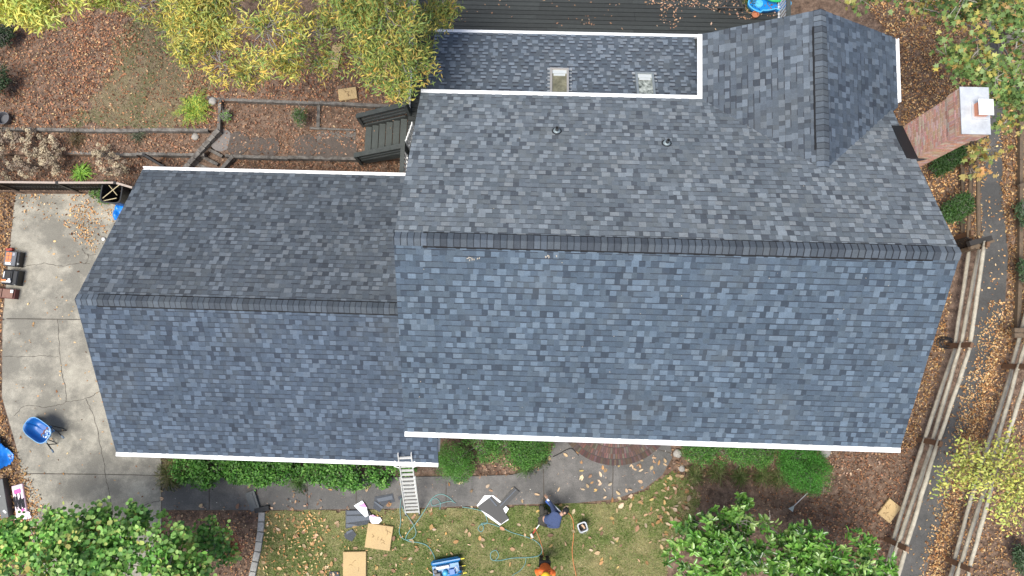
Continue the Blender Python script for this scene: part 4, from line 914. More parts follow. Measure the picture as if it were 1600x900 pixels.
tree('red_leaf_shrub', 'small orange red leaved shrub on the dark mulch left of the stone edging', 'shrub', W(357, 850, 0),
     [(354, 843, 1.3, 13), (364, 856, 1.2, 11), (348, 832, 1.2, 8)], .02, 170, 6, (.05, .09), .5, [(.60, .22, .13), (.70, .34, .2), (.45, .15, .09)], (3, 2, 2), 'oval', M_LEAF, 29, limbs=20, twig=.006, spread=.07)
tree('red_leaf_shrub', 'faded red twiggy shrub peeking between the green round leaves', 'shrub', W(250, 840, 0),
     [(252, 832, 1.5, 10), (245, 838, 1.5, 8)], .02, 40, 6, (.05, .09), .5, [(.5, .25, .15), (.6, .32, .2)], (3, 2), 'oval', M_LEAF, 30, limbs=20, twig=.006, spread=.07)
MG = [(.14, .33, .05), (.22, .44, .08), (.07, .18, .035), (.44, .60, .20), (.04, .11, .025)]
tree('magnolia_tree', 'glossy large leaved evergreen tree at the bottom centre right, left of the bare gap', 'tree', W(1130, 880, 0),
     [(1105, 855, 2.6, 50), (1085, 825, 2.2, 24), (1150, 815, 2.6, 26), (1165, 785, 2.2, 12), (1150, 860, 3, 50), (1190, 870, 2.8, 40), (1075, 885, 2.4, 34), (1130, 920, 3, 60), (1200, 820, 2.4, 16)],
     .09, 520, 9, (.15, .25), .42, MG, (4, 4, 3, 2, 2), 'oval', M_GLOSS, 31, limbs=60, spread=.03, shell=2.4, up=1.1, fan=.9, cvar=.3, gap=-.27)
tree('magnolia_tree', 'glossy large leaved evergreen tree beside the pale fence at the bottom right', 'tree', W(1290, 890, 0),
     [(1290, 860, 2.8, 42), (1250, 850, 2.6, 28), (1255, 828, 2.4, 14), (1312, 832, 2.4, 20), (1345, 855, 2.4, 20), (1345, 885, 2.6, 34), (1385, 893, 2.2, 20), (1240, 890, 2.8, 42), (1300, 920, 3, 70), (1215, 840, 2.2, 12)],
     .09, 470, 9, (.15, .25), .42, MG, (4, 4, 3, 2, 2), 'oval', M_GLOSS, 32, limbs=60, spread=.03, shell=2.4, up=1.1, fan=.9, cvar=.3, gap=-.27)
def shrub(name, label, base, blobs, ncl, L, ratio, cols, tpl='oval', m=None, seed=1, group=None, per=6, spread=.05, **k):
    return tree(name, label, 'shrub', base, blobs, .03, ncl, per, L, ratio, cols, [1] * len(cols), tpl, m or M_LEAF, seed, group=group, limbs=25, twig=.008, spread=spread, shell=6, low=.05, **k)
HG = [(.05, .16, .02), (.08, .23, .035), (.03, .09, .014), (.17, .36, .07)]
GRP = 'clipped shrubs along the front of the garage'
shrub('boxwood_shrub', 'dark green shrub next to the tufted grass under the left end of the garage gutter', W(300, 728, 0), [(295, 728, .6, 26), (320, 738, .6, 24), (330, 718, .6, 28), (350, 725, .6, 20)], 1150, (.06, .11), .6, HG, seed=40, group=GRP)
shrub('boxwood_shrub', 'wide dark green shrub under the garage gutter above the splash block', W(380, 728, 0), [(375, 728, .6, 27), (405, 732, .6, 27), (436, 728, .5, 24), (455, 735, .4, 14)], 1150, (.06, .11), .6, HG, seed=41, group=GRP)
shrub('boxwood_shrub', 'leafy bright green shrub under the gutter left of the ladder', W(540, 735, 0), [(530, 735, .7, 28), (560, 738, .7, 25), (500, 730, .6, 25), (550, 755, .4, 10), (575, 730, .6, 18)], 1200, (.06, .11), .6, HG, seed=42, group=GRP)
shrub('boxwood_shrub', 'green shrub directly behind the foot of the ladder', W(605, 735, 0), [(600, 733, .6, 24), (598, 752, .4, 9), (630, 728, .5, 16)], 550, (.06, .11), .6, HG, seed=43, group=GRP)
shrub('round_conifer', 'bright green mounded conifer at the garage corner, right of the ladder', W(705, 725, 0), [(708, 715, 1.0, 24, .9), (685, 735, .6, 18), (720, 735, .6, 18), (660, 738, .5, 14)], 2000, (.035, .06), .35, [(.08, .24, .03), (.13, .33, .05), (.05, .14, .02)], 'narrow', seed=44, per=7)
shrub('boxwood_shrub', 'low dark green mounded shrub tucked between the garage corner and the house', W(770, 692, 0), [(752, 694, .6, 32), (790, 698, .6, 30)], 1300, (.035, .06), .5, HG, seed=45)
shrub('boxwood_shrub', 'rounded dark green shrub left of the round brick steps', W(832, 698, 0), [(830, 692, .8, 30, .8), (820, 705, .7, 22)], 1500, (.035, .06), .5, HG, seed=46)
shrub('boxwood_shrub', 'dark clipped hedge shrub right of the round brick steps', W(1105, 705, 0), [(1092, 700, .7, 24, .8), (1120, 702, .7, 24, .8)], 1300, (.035, .06), .5, HG, seed=47)
shrub('boxwood_shrub', 'low dark clipped hedge shrub between its neighbour and the big round conifer', W(1175, 706, 0), [(1160, 702, .6, 22, .8), (1190, 708, .6, 20, .8)], 1100, (.035, .06), .5, HG, seed=48)
shrub('round_conifer', 'largest deep green ball shaped conifer below the right end of the front gutter', W(1260, 735, 0), [(1255, 733, 1.1, 34, 1.0), (1272, 742, .9, 26, .9), (1240, 715, 1.0, 28, .9)], 4200, (.035, .06), .3, [(.05, .20, .02), (.08, .27, .03), (.035, .12, .015)], 'narrow', seed=49, per=7)
shrub('evergreen_shrub', 'dark evergreen shrub below the chimney in the side bed', W(1480, 250, 0), [(1478, 252, .7, 16), (1495, 240, .7, 14), (1465, 262, .6, 12)], 600, (.05, .09), .5, [(.035, .09, .02), (.06, .12, .03)], seed=50)
shrub('evergreen_shrub', 'green shrub in the leaf bed beside the right end of the main ridge', W(1495, 325, 0), [(1492, 328, .8, 16), (1505, 318, .9, 14), (1482, 335, .6, 12)], 650, (.05, .09), .5, [(.05, .12, .03), (.08, .17, .04)], seed=51)
for px, py, lb, sdx in ((1603, 330, 'small dark shrub at the right photo edge beside the long timber edging', 52), (1606, 418, 'tiny dark shrub at the right photo edge halfway down the leaf strip', 53), (1598, 868, 'grey green shrub at the bottom right corner of the photo', 54)):
    shrub('dark_shrub', lb, W(px, py, 0), [(px, py, .6, 13), (px + 5, py + 14, .5, 12)], 350, (.05, .09), .5, [(.05, .10, .04), (.09, .14, .07)], seed=sdx)
# small plants of the back beds
def tuft(name, label, base, n, L, cols, wts, wd=.012, lean=.9, group=None, seed=0, stalk=0, cat='plant'):
    r = np.random.RandomState(seed); b_ = np.array(base); a = r.uniform(0, 2 * PI, n); el = r.uniform(.15, 1.2, n); S = 3
    Ls = r.uniform(*L, n); t = thing(name, label, cat, base, group=group); P = []; D = []; LL = []; WW = []; CC = pal(n, cols, wts, .2, r)
    P0 = b_ + np.column_stack([r.normal(0, .05, (n, 2)), np.zeros(n)]); C = []
    for s_ in range(S):
        d = np.column_stack([np.cos(a) * np.cos(el), np.sin(a) * np.cos(el), np.sin(el)]); P.append(P0.copy()); D.append(d); LL.append(Ls / S * 1.08); WW.append(np.full(n, wd * (1 - .25 * s_))); C.append(CC)
        P0 = P0 + d * (Ls / S)[:, None]; el = el - lean * r.uniform(.5, .9, n)
    P = np.concatenate(P); D = np.concatenate(D); N = np.column_stack([r.normal(0, .2, (len(P), 2)), np.ones(len(P))]); P[:, 2] = np.maximum(P[:, 2], b_[2] + .01)
    leaf_mesh('blades', P, D, N, np.concatenate(LL), np.concatenate(WW), np.concatenate(C), 'oval', M_LEAF, t)
    mb = MB(); mb.lathe(tuple(base), [(.05, -.02), (.06, .03), (.03, .08)], 8); mb.build('root_crown', M_BARK, t); return t
fern = thing('fern', 'large lime green feathery fern beside the timber edging of the back lawn', 'fern', W(307, 170, ZU))
r = np.random.RandomState(5); P = []; D = []; LL = []; C = []; mb = MB()
for k in range(34):
    a = 2 * PI * k / 34 + r.uniform(-.1, .1); b_ = np.array(W(307, 172, ZU)); el = r.uniform(.7, 1.25); Lf = r.uniform(.55, .95); pt = b_.copy(); pts = [Vector(pt)]
    for s_ in range(12):
        d = np.array([math.cos(a) * math.cos(el), math.sin(a) * math.cos(el), math.sin(el)]); pt = pt + d * Lf / 12; el -= .16; pts.append(Vector(pt))
        for sg in (-1, 1):
            for q in range(3):
                side = np.array([-math.sin(a) * sg, math.cos(a) * sg, r.uniform(-.2, .3)]); P.append(pt + r.normal(0, .015, 3)); D.append(side + d * r.uniform(.3, .9)); LL.append(.13 * (1 - s_ / 15) * r.uniform(.7, 1.2))
                C.append(np.array([(.28, .40, .05), (.17, .30, .04), (.46, .46, .07)][r.randint(3)]) * r.uniform(.8, 1.2))
    mb.tube(pts, .006, 3, cap=False)
P = np.array(P); LL = np.array(LL); leaf_mesh('fronds', P, np.array(D), np.column_stack([r.normal(0, .3, (len(P), 2)), np.ones(len(P))]), LL, LL * .28, np.array(C), 'narrow', M_LEAF, fern)
mb.build('stems', mat('green_stem', (.2, .28, .06), .6), fern)
LIR = [(.22, .30, .10), (.40, .40, .2), (.14, .22, .06), (.5, .45, .28)]
tuft('liriope', 'pale straw and green grass tuft at the left end of the front shrubs', W(268, 744, 0), 420, (.35, .65), [(.30, .36, .14), (.56, .52, .30), (.2, .28, .08), (.66, .6, .4)], (3, 3, 2, 2), seed=1, group='grass tufts in the front beds')
tuft('liriope', 'arching grass tuft tucked against the gutter by the driveway corner', W(272, 726, 0), 300, (.35, .6), [(.30, .36, .14), (.56, .52, .30), (.2, .28, .08), (.66, .6, .4)], (3, 3, 2, 1), seed=2, group='grass tufts in the front beds')
for i, (px, py, lb) in enumerate(((468, 752, 'grass tuft between two shrubs under the garage gutter'), (820, 728, 'grass tuft below the rounded shrub by the walkway'), (842, 716, 'grass tuft touching the left curve of the walkway'), (1085, 742, 'big spider like grass tuft right of the walkway curve'), (1120, 738, 'second grass tuft from the walkway in the right front bed'), (1155, 744, 'third grass tuft from the walkway in the right front bed'), (1190, 742, 'grass tuft midway along the right front bed'), (1215, 745, 'grass tuft closest to the large round conifer'))):
    tuft('liriope', lb, W(px, py, 0), 240, (.3, .52), LIR[:3] if i > 2 else [(.12, .24, .07), (.18, .3, .1)], (3, 2, 3) if i > 2 else (1, 1), seed=10 + i, group='grass tufts in the front beds')
for i, (px, py, z, lb, cs) in enumerate(((120, 218, ZM, 'dry brown wispy plant just below the long timber edging', [(.2, .17, .1), (.28, .22, .13)]), (216, 212, ZM, 'grey green lavender bush below the long timber edging', [(.2, .25, .16), (.28, .3, .22)]), (130, 272, ZL, 'bright lime green sprig above the picket fence', [(.3, .5, .08), (.2, .4, .06)]))):
    tuft('bed_plant', lb, W(px, py, z), 170, (.25, .5), cs, (1, 1), seed=30 + i, wd=.012 if i < 2 else .05)
shrub('bed_shrub', 'low bright green plant below the picket fence at the driveway top', W(165, 302, 0), [(165, 301, .25, 14, .3), (148, 300, .2, 8, .3)], 130, (.06, .09), .6, [(.2, .36, .08), (.12, .28, .05)], seed=60)
shrub('dwarf_conifer', 'small upright dark green conifer in the planting bed behind the garage', W(468, 182, ZM), [(468, 180, 1.0, 9, 1.2), (471, 190, .8, 6, .8)], 300, (.05, .08), .3, [(.07, .13, .04), (.10, .17, .05)], 'narrow', seed=61)
shrub('bed_shrub', 'small bright green weed beside the timber edging right of the fern', W(352, 182, ZM), [(352, 181, ZM + .2, 6, .5)], 60, (.05, .08), .5, [(.14, .26, .06)], seed=62)
# dried hydrangeas, each a plant of its own
r = random.Random(12)
HL = ['dried hydrangea with beige flower heads at the far left below the back yard', 'dried hydrangea left of the wispy brown plant', 'dried hydrangea on the left end of the picket fence', 'dried hydrangea with the palest heads, second from the left by the fence', 'dried hydrangea beside the lime green sprig', 'dried hydrangea on the left edge between timber and fence', 'greyish dried hydrangea nearest the garage corner', 'dried hydrangea left of the iron gate', 'dried hydrangea just above the picket fence middle']
for i, (px, py, rad) in enumerate(((20, 228, 26), (66, 226, 24), (20, 270, 26), (62, 262, 26), (100, 262, 20), (-15, 250, 26), (198, 268, 20), (178, 250, 18), (100, 238, 18))):
    t = thing('hydrangea', HL[i], 'shrub', W(px, py, ZL), group='dried hydrangeas between the timber edging and the picket fence')
    mb = MB(); heads = []; b0 = W(px, py, ZL)
    for k in range(int(rad * 1.1)):
        a = r.uniform(0, 2 * PI); q = rad * mpp(1) * math.sqrt(r.random()); top = b0 + Vector((q * math.cos(a), q * math.sin(a), r.uniform(.4, .85))); heads.append(top)
        mb.tube([b0 + Vector((q * .2 * math.cos(a), q * .2 * math.sin(a), 0)), b0.lerp(top, .6) + Vector((0, 0, .1)), top], .006, 4, cap=False)
    mb.build('stems', M_BARK, t)
    for h in heads:
        P = []; D = []; C = []
        s_ = r.uniform(.05, .10); col = np.array(r.choice([(.46, .38, .27), (.36, .29, .2), (.26, .2, .15), (.56, .47, .32)]))
        for k in range(34):
            d = Vector((r.gauss(0, 1), r.gauss(0, 1), abs(r.gauss(0, 1)))).normalized(); P.append(tuple(h + d * s_)); D.append((r.gauss(0, 1), r.gauss(0, 1), r.gauss(0, .4))); C.append(col * r.uniform(.8, 1.2))
        P = np.array(P); n = len(P); leaf_mesh('flower_head', P, np.array(D), nrm(rs.normal(size=(n, 3)) + np.array([0, 0, 1.2])), np.full(n, .045), np.full(n, .04), np.array(C), 'round', M_LITTER, t)

# ================================================================== WORK GEAR AND THINGS LYING ABOUT
M_ALU = mat('aluminium', (.74, .74, .72), .4, 6, .1, metal=.3)
lad = thing('extension_ladder', 'aluminium extension ladder leaning on the garage gutter, its feet on the grass', 'ladder', W(645, 803, 0))
lb, lt = Vector((-3.46, -4.78, 0)), Vector((-3.27, -2.55, 3.25)); dl = (lt - lb).normalized(); L = 4.35
side = dl.cross(Vector((0, -1, .5))).normalized(); side = Vector((1, .07, 0)).normalized(); up_ = side.cross(dl).normalized()
lt = lb + dl * 3.95
for off, s0, s1, wd_, nm in ((0, 0, 2.6, .22, 'base_section'), (.05, 1.25, 4.0, .185, 'fly_section')):
    for sg in (-1, 1):
        mb = MB(); mb.bar(lb + dl * s0 + side * sg * wd_ - up_ * off, lb + dl * s1 + side * sg * wd_ - up_ * off, .03, .075, up=up_); mb.build('side_rail', M_ALU, lad)
    k = s0 + .15
    while k < s1 - .05:
        mb = MB(); c = lb + dl * k - up_ * off; mb.bar(c - side * (wd_ - .012), c + side * (wd_ - .012), .075, .04, up=up_); mb.build('rung', M_ALU, lad); k += .26 if off else .26
for sg in (-1, 1):
    mb = MB(); mb.box(tuple(lb + side * sg * .22 + Vector((0, 0, .03))), (.06, .12, .05), bev=.008); mb.build('foot', mat('rubber', (.03, .03, .03), .8), lad)
    c = lb + dl * 3.25; mb = MB(); e = c + side * sg * .52 + Vector((0, .28, .22))
    mb.tube([c + side * sg * .2, c + side * sg * .32 + Vector((0, .05, .05)), e, e + Vector((sg * -.02, .07, -.02)), c + side * sg * .23 + dl * .3], .018, 6); mb.build('standoff_arm', mat('white_tube', (.78, .78, .76), .4), lad)
# wheelbarrow
def local(name, label, cat, px, py, ang, z=0, group=None):
    """thing built in its own axes (x forward), turned by ang"""
    t = thing(name, label, cat, W(px, py, z), ang, group); return t, (Matrix.Translation(W(px, py, z)) @ Matrix.Rotation(ang, 4, 'Z'))
M_BLUEP = mat('blue_plastic', (.006, .10, .36), .38, 5, .15, spec=.6)
wb, Mx = local('wheelbarrow', 'blue wheelbarrow with black handles standing on the pale driveway', 'wheelbarrow', 80, 671, R(148))
mb = MB(); mb.M = Mx
def tray(u, v):
    # u round the rim, v from centre floor to rim
    a = u * 2 * PI; cx = math.cos(a); cy = math.sin(a); x = (.46 if cx > 0 else .40) * (abs(cx) ** .62) * (1 if cx > 0 else -1); y = .31 * (abs(cy) ** .7) * (1 if cy > 0 else -1) * (1 - .0 * cx)
    k = min(1, v * 1.6) * .66 + max(0, v - .5) * .68; h = .36 + (0 if v < .5 else (v - .5) * 2 * .24); return Vector((x * k + (.05 if cx > 0 else 0) * v, y * k, h))
mb.grid(tray, 40, 8); o_ = mb.build('tray', M_BLUEP, wb, smooth=True)
sm = o_.modifiers.new('thick', 'SOLIDIFY'); sm.thickness = .012
mb = MB(); mb.M = Mx; mb.tube([tray(i / 40, 1) + Vector((0, 0, .005)) for i in range(41)], .014, 6); mb.build('rim', mat('pale_blue_edge', (.16, .38, .66), .4), wb)
mb = MB(); mb.M = Mx; r = random.Random(3)
for k in range(46):
    x, y = r.uniform(-.34, -.08), r.uniform(-.24, .24); mb.box((x, y, .375 + r.uniform(0, .02) + max(0, (-x - .2)) * .5), (r.uniform(.03, .09), r.uniform(.02, .05), .012), r.uniform(0, 3), col=r.choice([(.25, .42, .60), (.45, .56, .66), (.12, .28, .5), (.6, .65, .68)]))
for k in range(7): mb.box((-.06 + r.uniform(-.02, .02), -.2 + k * .065, .38), (.05, .06, .02), r.uniform(0, 3), col=(.18, .07, .06))
mb.build('dried_mortar', mat('mortar', (.4, .5, .6), .8, attr=True), wb)
for sg in (-1, 1):
    mb = MB(); mb.M = Mx; mb.tube([(.55, sg * .08, .24), (0, sg * .2, .33), (-.45, sg * .25, .42), (-.78, sg * .27, .56)], .02, 8); mb.build('handle', mat('black_paint', (.015, .015, .016), .4), wb)
    mb = MB(); mb.M = Mx; mb.tube([(-.68, sg * .262, .51), (-.80, sg * .272, .57)], .028, 8); mb.build('grip', mat('blue_grey_grip', (.15, .2, .26), .6), wb)
    mb = MB(); mb.M = Mx; mb.tube([(-.05, sg * .22, .34), (-.32, sg * .26, .02), (-.45, sg * .26, .02), (-.42, sg * .25, .40)], .016, 6); mb.build('leg', MATS['black_paint'], wb)
mb = MB(); mb.M = Mx; mb.lathe((.52, 0, .19), [(.06, -.03), (.15, -.045), (.19, -.02), (.19, .02), (.15, .045), (.06, .03)], 20, Matrix.Rotation(PI / 2, 3, 'X')); mb.build('wheel', MATS['rubber'], wb)

# toolboxes at the left edge
M_BLKP = mat('black_plastic', (.018, .019, .021), .4, 6, .1)
M_ORG = mat('orange_plastic', (.75, .22, .07), .5)
tb, Mx = local('parts_organizer', 'clear lidded black parts case with orange bins standing on the edge of the driveway', 'tool case', 27, 406, R(-3))
mb = MB(); mb.M = Mx; mb.box((0, 0, .12), (.50, .50, .24), bev=.02); mb.build('case', M_BLKP, tb)
mb = MB(); mb.M = Mx; mb.box((-.04, 0, .262), (.40, .48, .04), bev=.012); mb.build('lid', mat('clear_plastic', (.15, .155, .165), .2), tb)
for i in range(3):
    for j in range(3 if i < 2 else 1):
        mb = MB(); mb.M = Mx; mb.box((-.14 + i * .105, .15 - j * .12, .285), (.085, .10, .012)); mb.build('bin', M_ORG if i < 2 else mat('grey_bin', (.32, .33, .36), .5), tb)
mb = MB(); mb.M = Mx; mb.box((-.07, -.17, .29), (.2, .08, .012)); mb.box((.01, -.14, .291), (.05, .05, .01)); mb.build('label_sticker', mat('white_paper', (.8, .8, .8), .6), tb)
for yy in (-.16, .0, .16): mb = MB(); mb.M = Mx; mb.box((.235, yy, .24), (.05, .06 if yy else .16, .05), bev=.008); mb.build('latch', M_BLKP if yy >= 0 else mat('grey_latch', (.4, .4, .38), .5), tb)
tb, Mx = local('tool_box', 'black tool box with a white pack and orange tool on its lid beside the driveway', 'tool box', 26, 435, R(-4))
mb = MB(); mb.M = Mx; mb.box((0, 0, .16), (.52, .50, .32), bev=.03); mb.box((-.07, 0, .335), (.34, .42, .04), bev=.015); mb.build('case', M_BLKP, tb)
mb = MB(); mb.M = Mx; mb.box((-.17, .07, .365), (.03, .2, .02)); mb.box((-.05, -.15, .37), (.30, .07, .035), .05); mb.box((.05, -.09, .38), (.07, .08, .05), .3); mb.build('tool_handle', MATS['white_paper'], tb)
mb = MB(); mb.M = Mx; mb.box((-.13, -.13, .392), (.17, .08, .02), .08, bev=.006); mb.build('tool_grip', M_ORG, tb)
mb = MB(); mb.M = Mx; mb.box((-.04, .07, .362), (.18, .18, .015)); mb.build('recess', MATS['rubber'], tb)
mb = MB(); mb.M = Mx; mb.box((.22, .05, .26), (.05, .26, .06), bev=.01); mb.box((.2, -.2, .26), (.07, .1, .1), bev=.01); mb.build('latch', mat('grey_latch2', (.3, .3, .28), .5), tb)
tb, Mx = local('cardboard_box', 'open brown box with dark red edge below the black tool box', 'box', 11, 459, R(-3))
M_CARD = mat('cardboard', (.22, .12, .09), .8, 5, .2)
mb = MB(); mb.M = Mx; mb.box((0, 0, .1), (.84, .32, .2)); mb.build('carton', mat('red_brown_card', (.13, .045, .04), .8), tb)
mb = MB(); mb.M = Mx; mb.box((.2, 0, .235), (.36, .28, .02), M=None); mb.box((-.22, 0, .235), (.42, .28, .02)); mb.build('flap', M_CARD, tb)
mb = MB(); mb.M = Mx; mb.box((.34, .08, .25), (.09, .1, .012)); mb.build('label_sticker', MATS['white_paper'], tb)
mb = MB(); mb.M = Mx; mb.box((-.12, .03, .25), (.12, .1, .012)); mb.build('opening', MATS['rubber'], tb)
mb = MB(); c = W(18, 391, 0); mb.box((c.x, c.y, .06), (.2, .1, .12), .3, bev=.01); mb.box((c.x - .07, c.y + .03, .13), (.08, .04, .03), .3); tag(mb.build('small_carton', mat('red_card', (.35, .06, .04), .6)), 'small red and white carton just above the parts case', 'box')

# tarps and the shingle bundles
def cloth(name, label, cat, poly, z, m, amp=.12, seed=0, n=36, fold=2.2):
    P = [(p.x, p.y) for p in WL(poly, z)]; xs = [p[0] for p in P]; ys = [p[1] for p in P]; x0, x1, y0, y1 = min(xs), max(xs), min(ys), max(ys)
    g = []; idx = {}; vs = []; fs = []
    A = np.array([(x0 + (x1 - x0) * i / n, y0 + (y1 - y0) * j / n) for j in range(n + 1) for i in range(n + 1)]); ins = inpoly(A, P)
    cx_, cy_ = sum(xs) / len(xs), sum(ys) / len(ys)
    for k, (x, y) in enumerate(A):
        e = min(1, 2.2 * min(abs(x - x0), abs(x - x1), abs(y - y0), abs(y - y1)) / max(x1 - x0, y1 - y0) * 2)
        q = noise.noise(Vector((x * fold, y * fold, seed))) + .6 * abs(noise.noise(Vector((x * fold * 2.3 + 9, y * fold * 1.3, seed))))
        vs.append((x, y, z + .02 + max(0, amp * (.55 + q)) * (.25 + .75 * e)))
    for j in range(n):
        for i in range(n):
            a = j * (n + 1) + i; q = (a, a + 1, a + n + 2, a + n + 1)
            if sum(ins[list(q)]) >= 3: fs.append(q)
    mb = MB(); mb.add(vs, fs); o = mb.build(name, m, smooth=True); bm = bmesh.new(); bm.from_mesh(o.data)
    bmesh.ops.delete(bm, geom=[v for v in bm.verts if not v.link_faces], context='VERTS'); bm.to_mesh(o.data); bm.free()
    s_ = o.modifiers.new('thick', 'SOLIDIFY'); s_.thickness = .01; return tag(o, label, cat)
M_TARP = mat('blue_tarp', (.01, .20, .72), .34, 3, .25, bump=.5, bump_s=9, spec=.7)
cloth('blue_tarp', 'crumpled bright blue tarp at the left edge beside the driveway', 'tarp', [(-30, 660), (2, 682), (18, 702), (24, 712), (20, 724), (0, 738), (-30, 745)], 0, M_TARP, .3, 3)
cloth('blue_tarp', 'small crumpled blue tarp piece poking out from under the back left garage roof', 'tarp', [(178, 334), (183, 322), (192, 318), (205, 330), (200, 352), (181, 345)], 0, M_TARP, .2, 8, 20)
bn, Mx = local('shingle_bundle', 'torn pink and white shingle bundle with black strips at the left edge', 'bundle', 34, 782, R(106))
M_PINKW = mat('wrapper_plastic', (.80, .72, .76), .35, 7, .08, col2=(.82, .55, .68))
M_BLKS = mat('black_shingle', (.022, .024, .028), .8, 20, .3)
mb = MB(); mb.M = Mx; mb.box((0, 0, .06), (1.05, .36, .12), bev=.02); mb.build('wrapper', M_PINKW, bn)
r = random.Random(4)
for k in range(9):
    mb = MB(); mb.M = Mx; mb.box((-.05 + r.uniform(-.08, .08), -.15 + k * .037, .13), (r.uniform(.3, .5), .02, .02), r.uniform(-.06, .06)); mb.build('exposed_strip', M_BLKS, bn)
mb = MB(); mb.M = Mx; mb.box((.32, 0, .125), (.14, .22, .012), .1); mb.build('magenta_print', mat('magenta', (.62, .05, .30), .4), bn); mb = MB(); mb.M = Mx; mb.box((-.3, -.08, .126), (.08, .1, .012), .5); mb.build('magenta_print', MATS['magenta'], bn)
mb = MB(); mb.M = Mx
r = random.Random(9)
for k in range(10): mb.box((-.5 + r.uniform(-.06, .06), r.uniform(-.2, .2), .07 + .03 * r.random()), (.16, .12, .03), r.uniform(0, 3), M=Matrix.Rotation(r.uniform(-.3, .3), 3, 'Y') @ Matrix.Rotation(r.uniform(0, 3), 3, 'Z'))
mb.build('torn_film', mat('pale_pink_film', (.82, .70, .78), .35), bn)
bn, Mx = local('metal_trough', 'long dark grey metal box lying beside the torn shingle bundle', 'metal box', 12, 777, R(106))
mb = MB(); mb.M = Mx; mb.box((0, 0, .13), (1.25, .26, .26), bev=.012); mb.build('box_body', mat('dark_grey_metal', (.085, .088, .09), .45, 4, .15, metal=.3), bn)
mb = MB(); mb.M = Mx; mb.box((.1, .06, .262), (.05, .06, .01), .3); mb.box((-.42, -.03, .262), (.12, .06, .01), .6); mb.build('spot_of_tape', MATS['white_paper'], bn)

# foam pads
M_FOAM = mat('foam_pad', (.52, .37, .18), .85, 2, .1, bump=.5, bump_s=18, col2=(.46, .33, .17))
M_SCUFF = mat('foam_scuff', (.22, .14, .07), .95)
def pad(px, py, wx, wy, ang, label, z=0, th=.09, seed=1, scuff=7, m=None):
    t, Mx = local('foam_pad', label, 'foam pad', px, py, ang, z, group='yellow foam roof pads lying around the house'); mb = MB(); mb.M = Mx
    mb.box((0, 0, th / 2 + .01), (wx, wy, th), bev=.012); mb.build('pad', m or M_FOAM, t); r = random.Random(seed); 
    mb = MB(); mb.M = Mx
    for k in range(scuff):
        x, y = r.uniform(-.3, .3) * wx, r.uniform(-.35, .35) * wy; a = r.uniform(0, 3); pts = [Vector((x, y, th + .012))]
        for _ in range(4): a += r.uniform(-.9, .9); pts.append(pts[-1] + Vector((math.cos(a), math.sin(a), 0)) * r.uniform(.02, .05))
        mb.tube(pts, .007, 4)
    mb.build('gouges', M_SCUFF, t); return t
pad(593, 838, .82, .76, R(-6), 'square foam pad by the pink wrappers, touching the dark shingles on the lawn', seed=2, scuff=9)
pad(555, 881, .74, .80, R(3), 'square foam pad at the bottom edge of the lawn with one brown smear', seed=5, scuff=3)
pad(1388, 797, .46, .62, R(-38), 'tilted foam pad among leaves against the pale fence at lower right', seed=7, scuff=9)
pad(544, 148, .62, .40, R(10), 'foam pad in the back yard just above the long timber edging', ZU, seed=9, scuff=8)
pad(525, 90, .34, .8, R(-8), 'foam pad half under the yellowing leaves higher up the back yard', ZU, seed=10, scuff=8)
pad(599, 112, .26, .7, R(-5), 'foam pad hidden below the tree beside the deck stairs', ZU, seed=11, scuff=8)

# loose shingles, wrappers, underlayment
def sheets(name, label, cat, parts_, m, z=0.02):
    t = thing(name, label, cat, W(parts_[0][1][0][0], parts_[0][1][0][1], 0))
    for i, (nm, poly, mm, dz) in enumerate(parts_):
        P = WL(poly, z + dz); mb = MB(); mb.prism(P, z + dz, z + dz + .012); mb.build(nm, mm or m, t)
    return t
M_SLATE = mat('loose_shingle', (.045, .052, .065), .8, 25, .3, col2=(.065, .072, .085))
M_SLATE2 = mat('loose_shingle_pale', (.11, .125, .15), .8, 25, .3)
M_WHITE = mat('white_film', (.80, .80, .82), .4, 8, .05)
sheets('shingle_stack', 'fanned stack of loose dark shingles left of the pink wrapper on the lawn', 'shingles', [('shingle', [(540, 797), (565, 796), (578, 814), (574, 819), (540, 826)], None, 0), ('shingle', [(541, 806), (576, 806), (578, 812), (541, 817)], M_SLATE2, .012), ('shingle', [(542, 798), (566, 798), (570, 803), (542, 804)], M_SLATE2, .024), ('shingle', [(541, 818), (560, 820), (548, 823), (541, 824)], M_SLATE2, .013)], M_SLATE)
sheets('shingle_piece', 'dark five sided shingle scrap at the left of the square foam pad', 'shingle', [('shingle', [(538, 834), (550, 826), (557, 835), (550, 846), (539, 841)], None, 0), ('shingle', [(541, 831), (550, 827), (552, 829), (542, 835)], M_SLATE2, .012)], M_SLATE)
sheets('shingle_stack', 'two folded dark shingles on the edge of the walkway left of the ladder', 'shingles', [('shingle', [(586, 776), (614, 771), (617, 784), (603, 787), (593, 800), (583, 794)], None, 0), ('shingle', [(588, 779), (613, 774), (614, 780), (592, 784)], M_SLATE2, .012), ('shingle', [(584, 784), (586, 783), (599, 792), (597, 795)], M_SLATE2, .025)], M_SLATE)
sheets('shingle_piece', 'dark shingle scrap at the bottom edge beside the lower foam pad', 'shingle', [('shingle', [(515, 893), (530, 893), (531, 912), (514, 912)], None, 0)], M_SLATE)
sheets('shingle_piece', 'tiny dark shingle scrap by the left rail of the ladder', 'shingle', [('shingle', [(622, 776), (628, 773), (628, 780), (623, 781)], None, 0)], M_SLATE)
sheets('shingle_wrapper', 'torn white and magenta plastic wrapper on the loose shingles', 'wrapper', [('film', [(553, 790), (566, 782), (573, 792), (577, 805), (571, 808)], M_WHITE, .04), ('print', [(558, 791), (569, 786), (573, 793)], mat('pink_print', (.68, .15, .48), .4), .053), ('torn_strip', [(573, 794), (578, 800), (583, 807), (580, 811), (576, 806)], M_BLKS, .04)], M_WHITE)
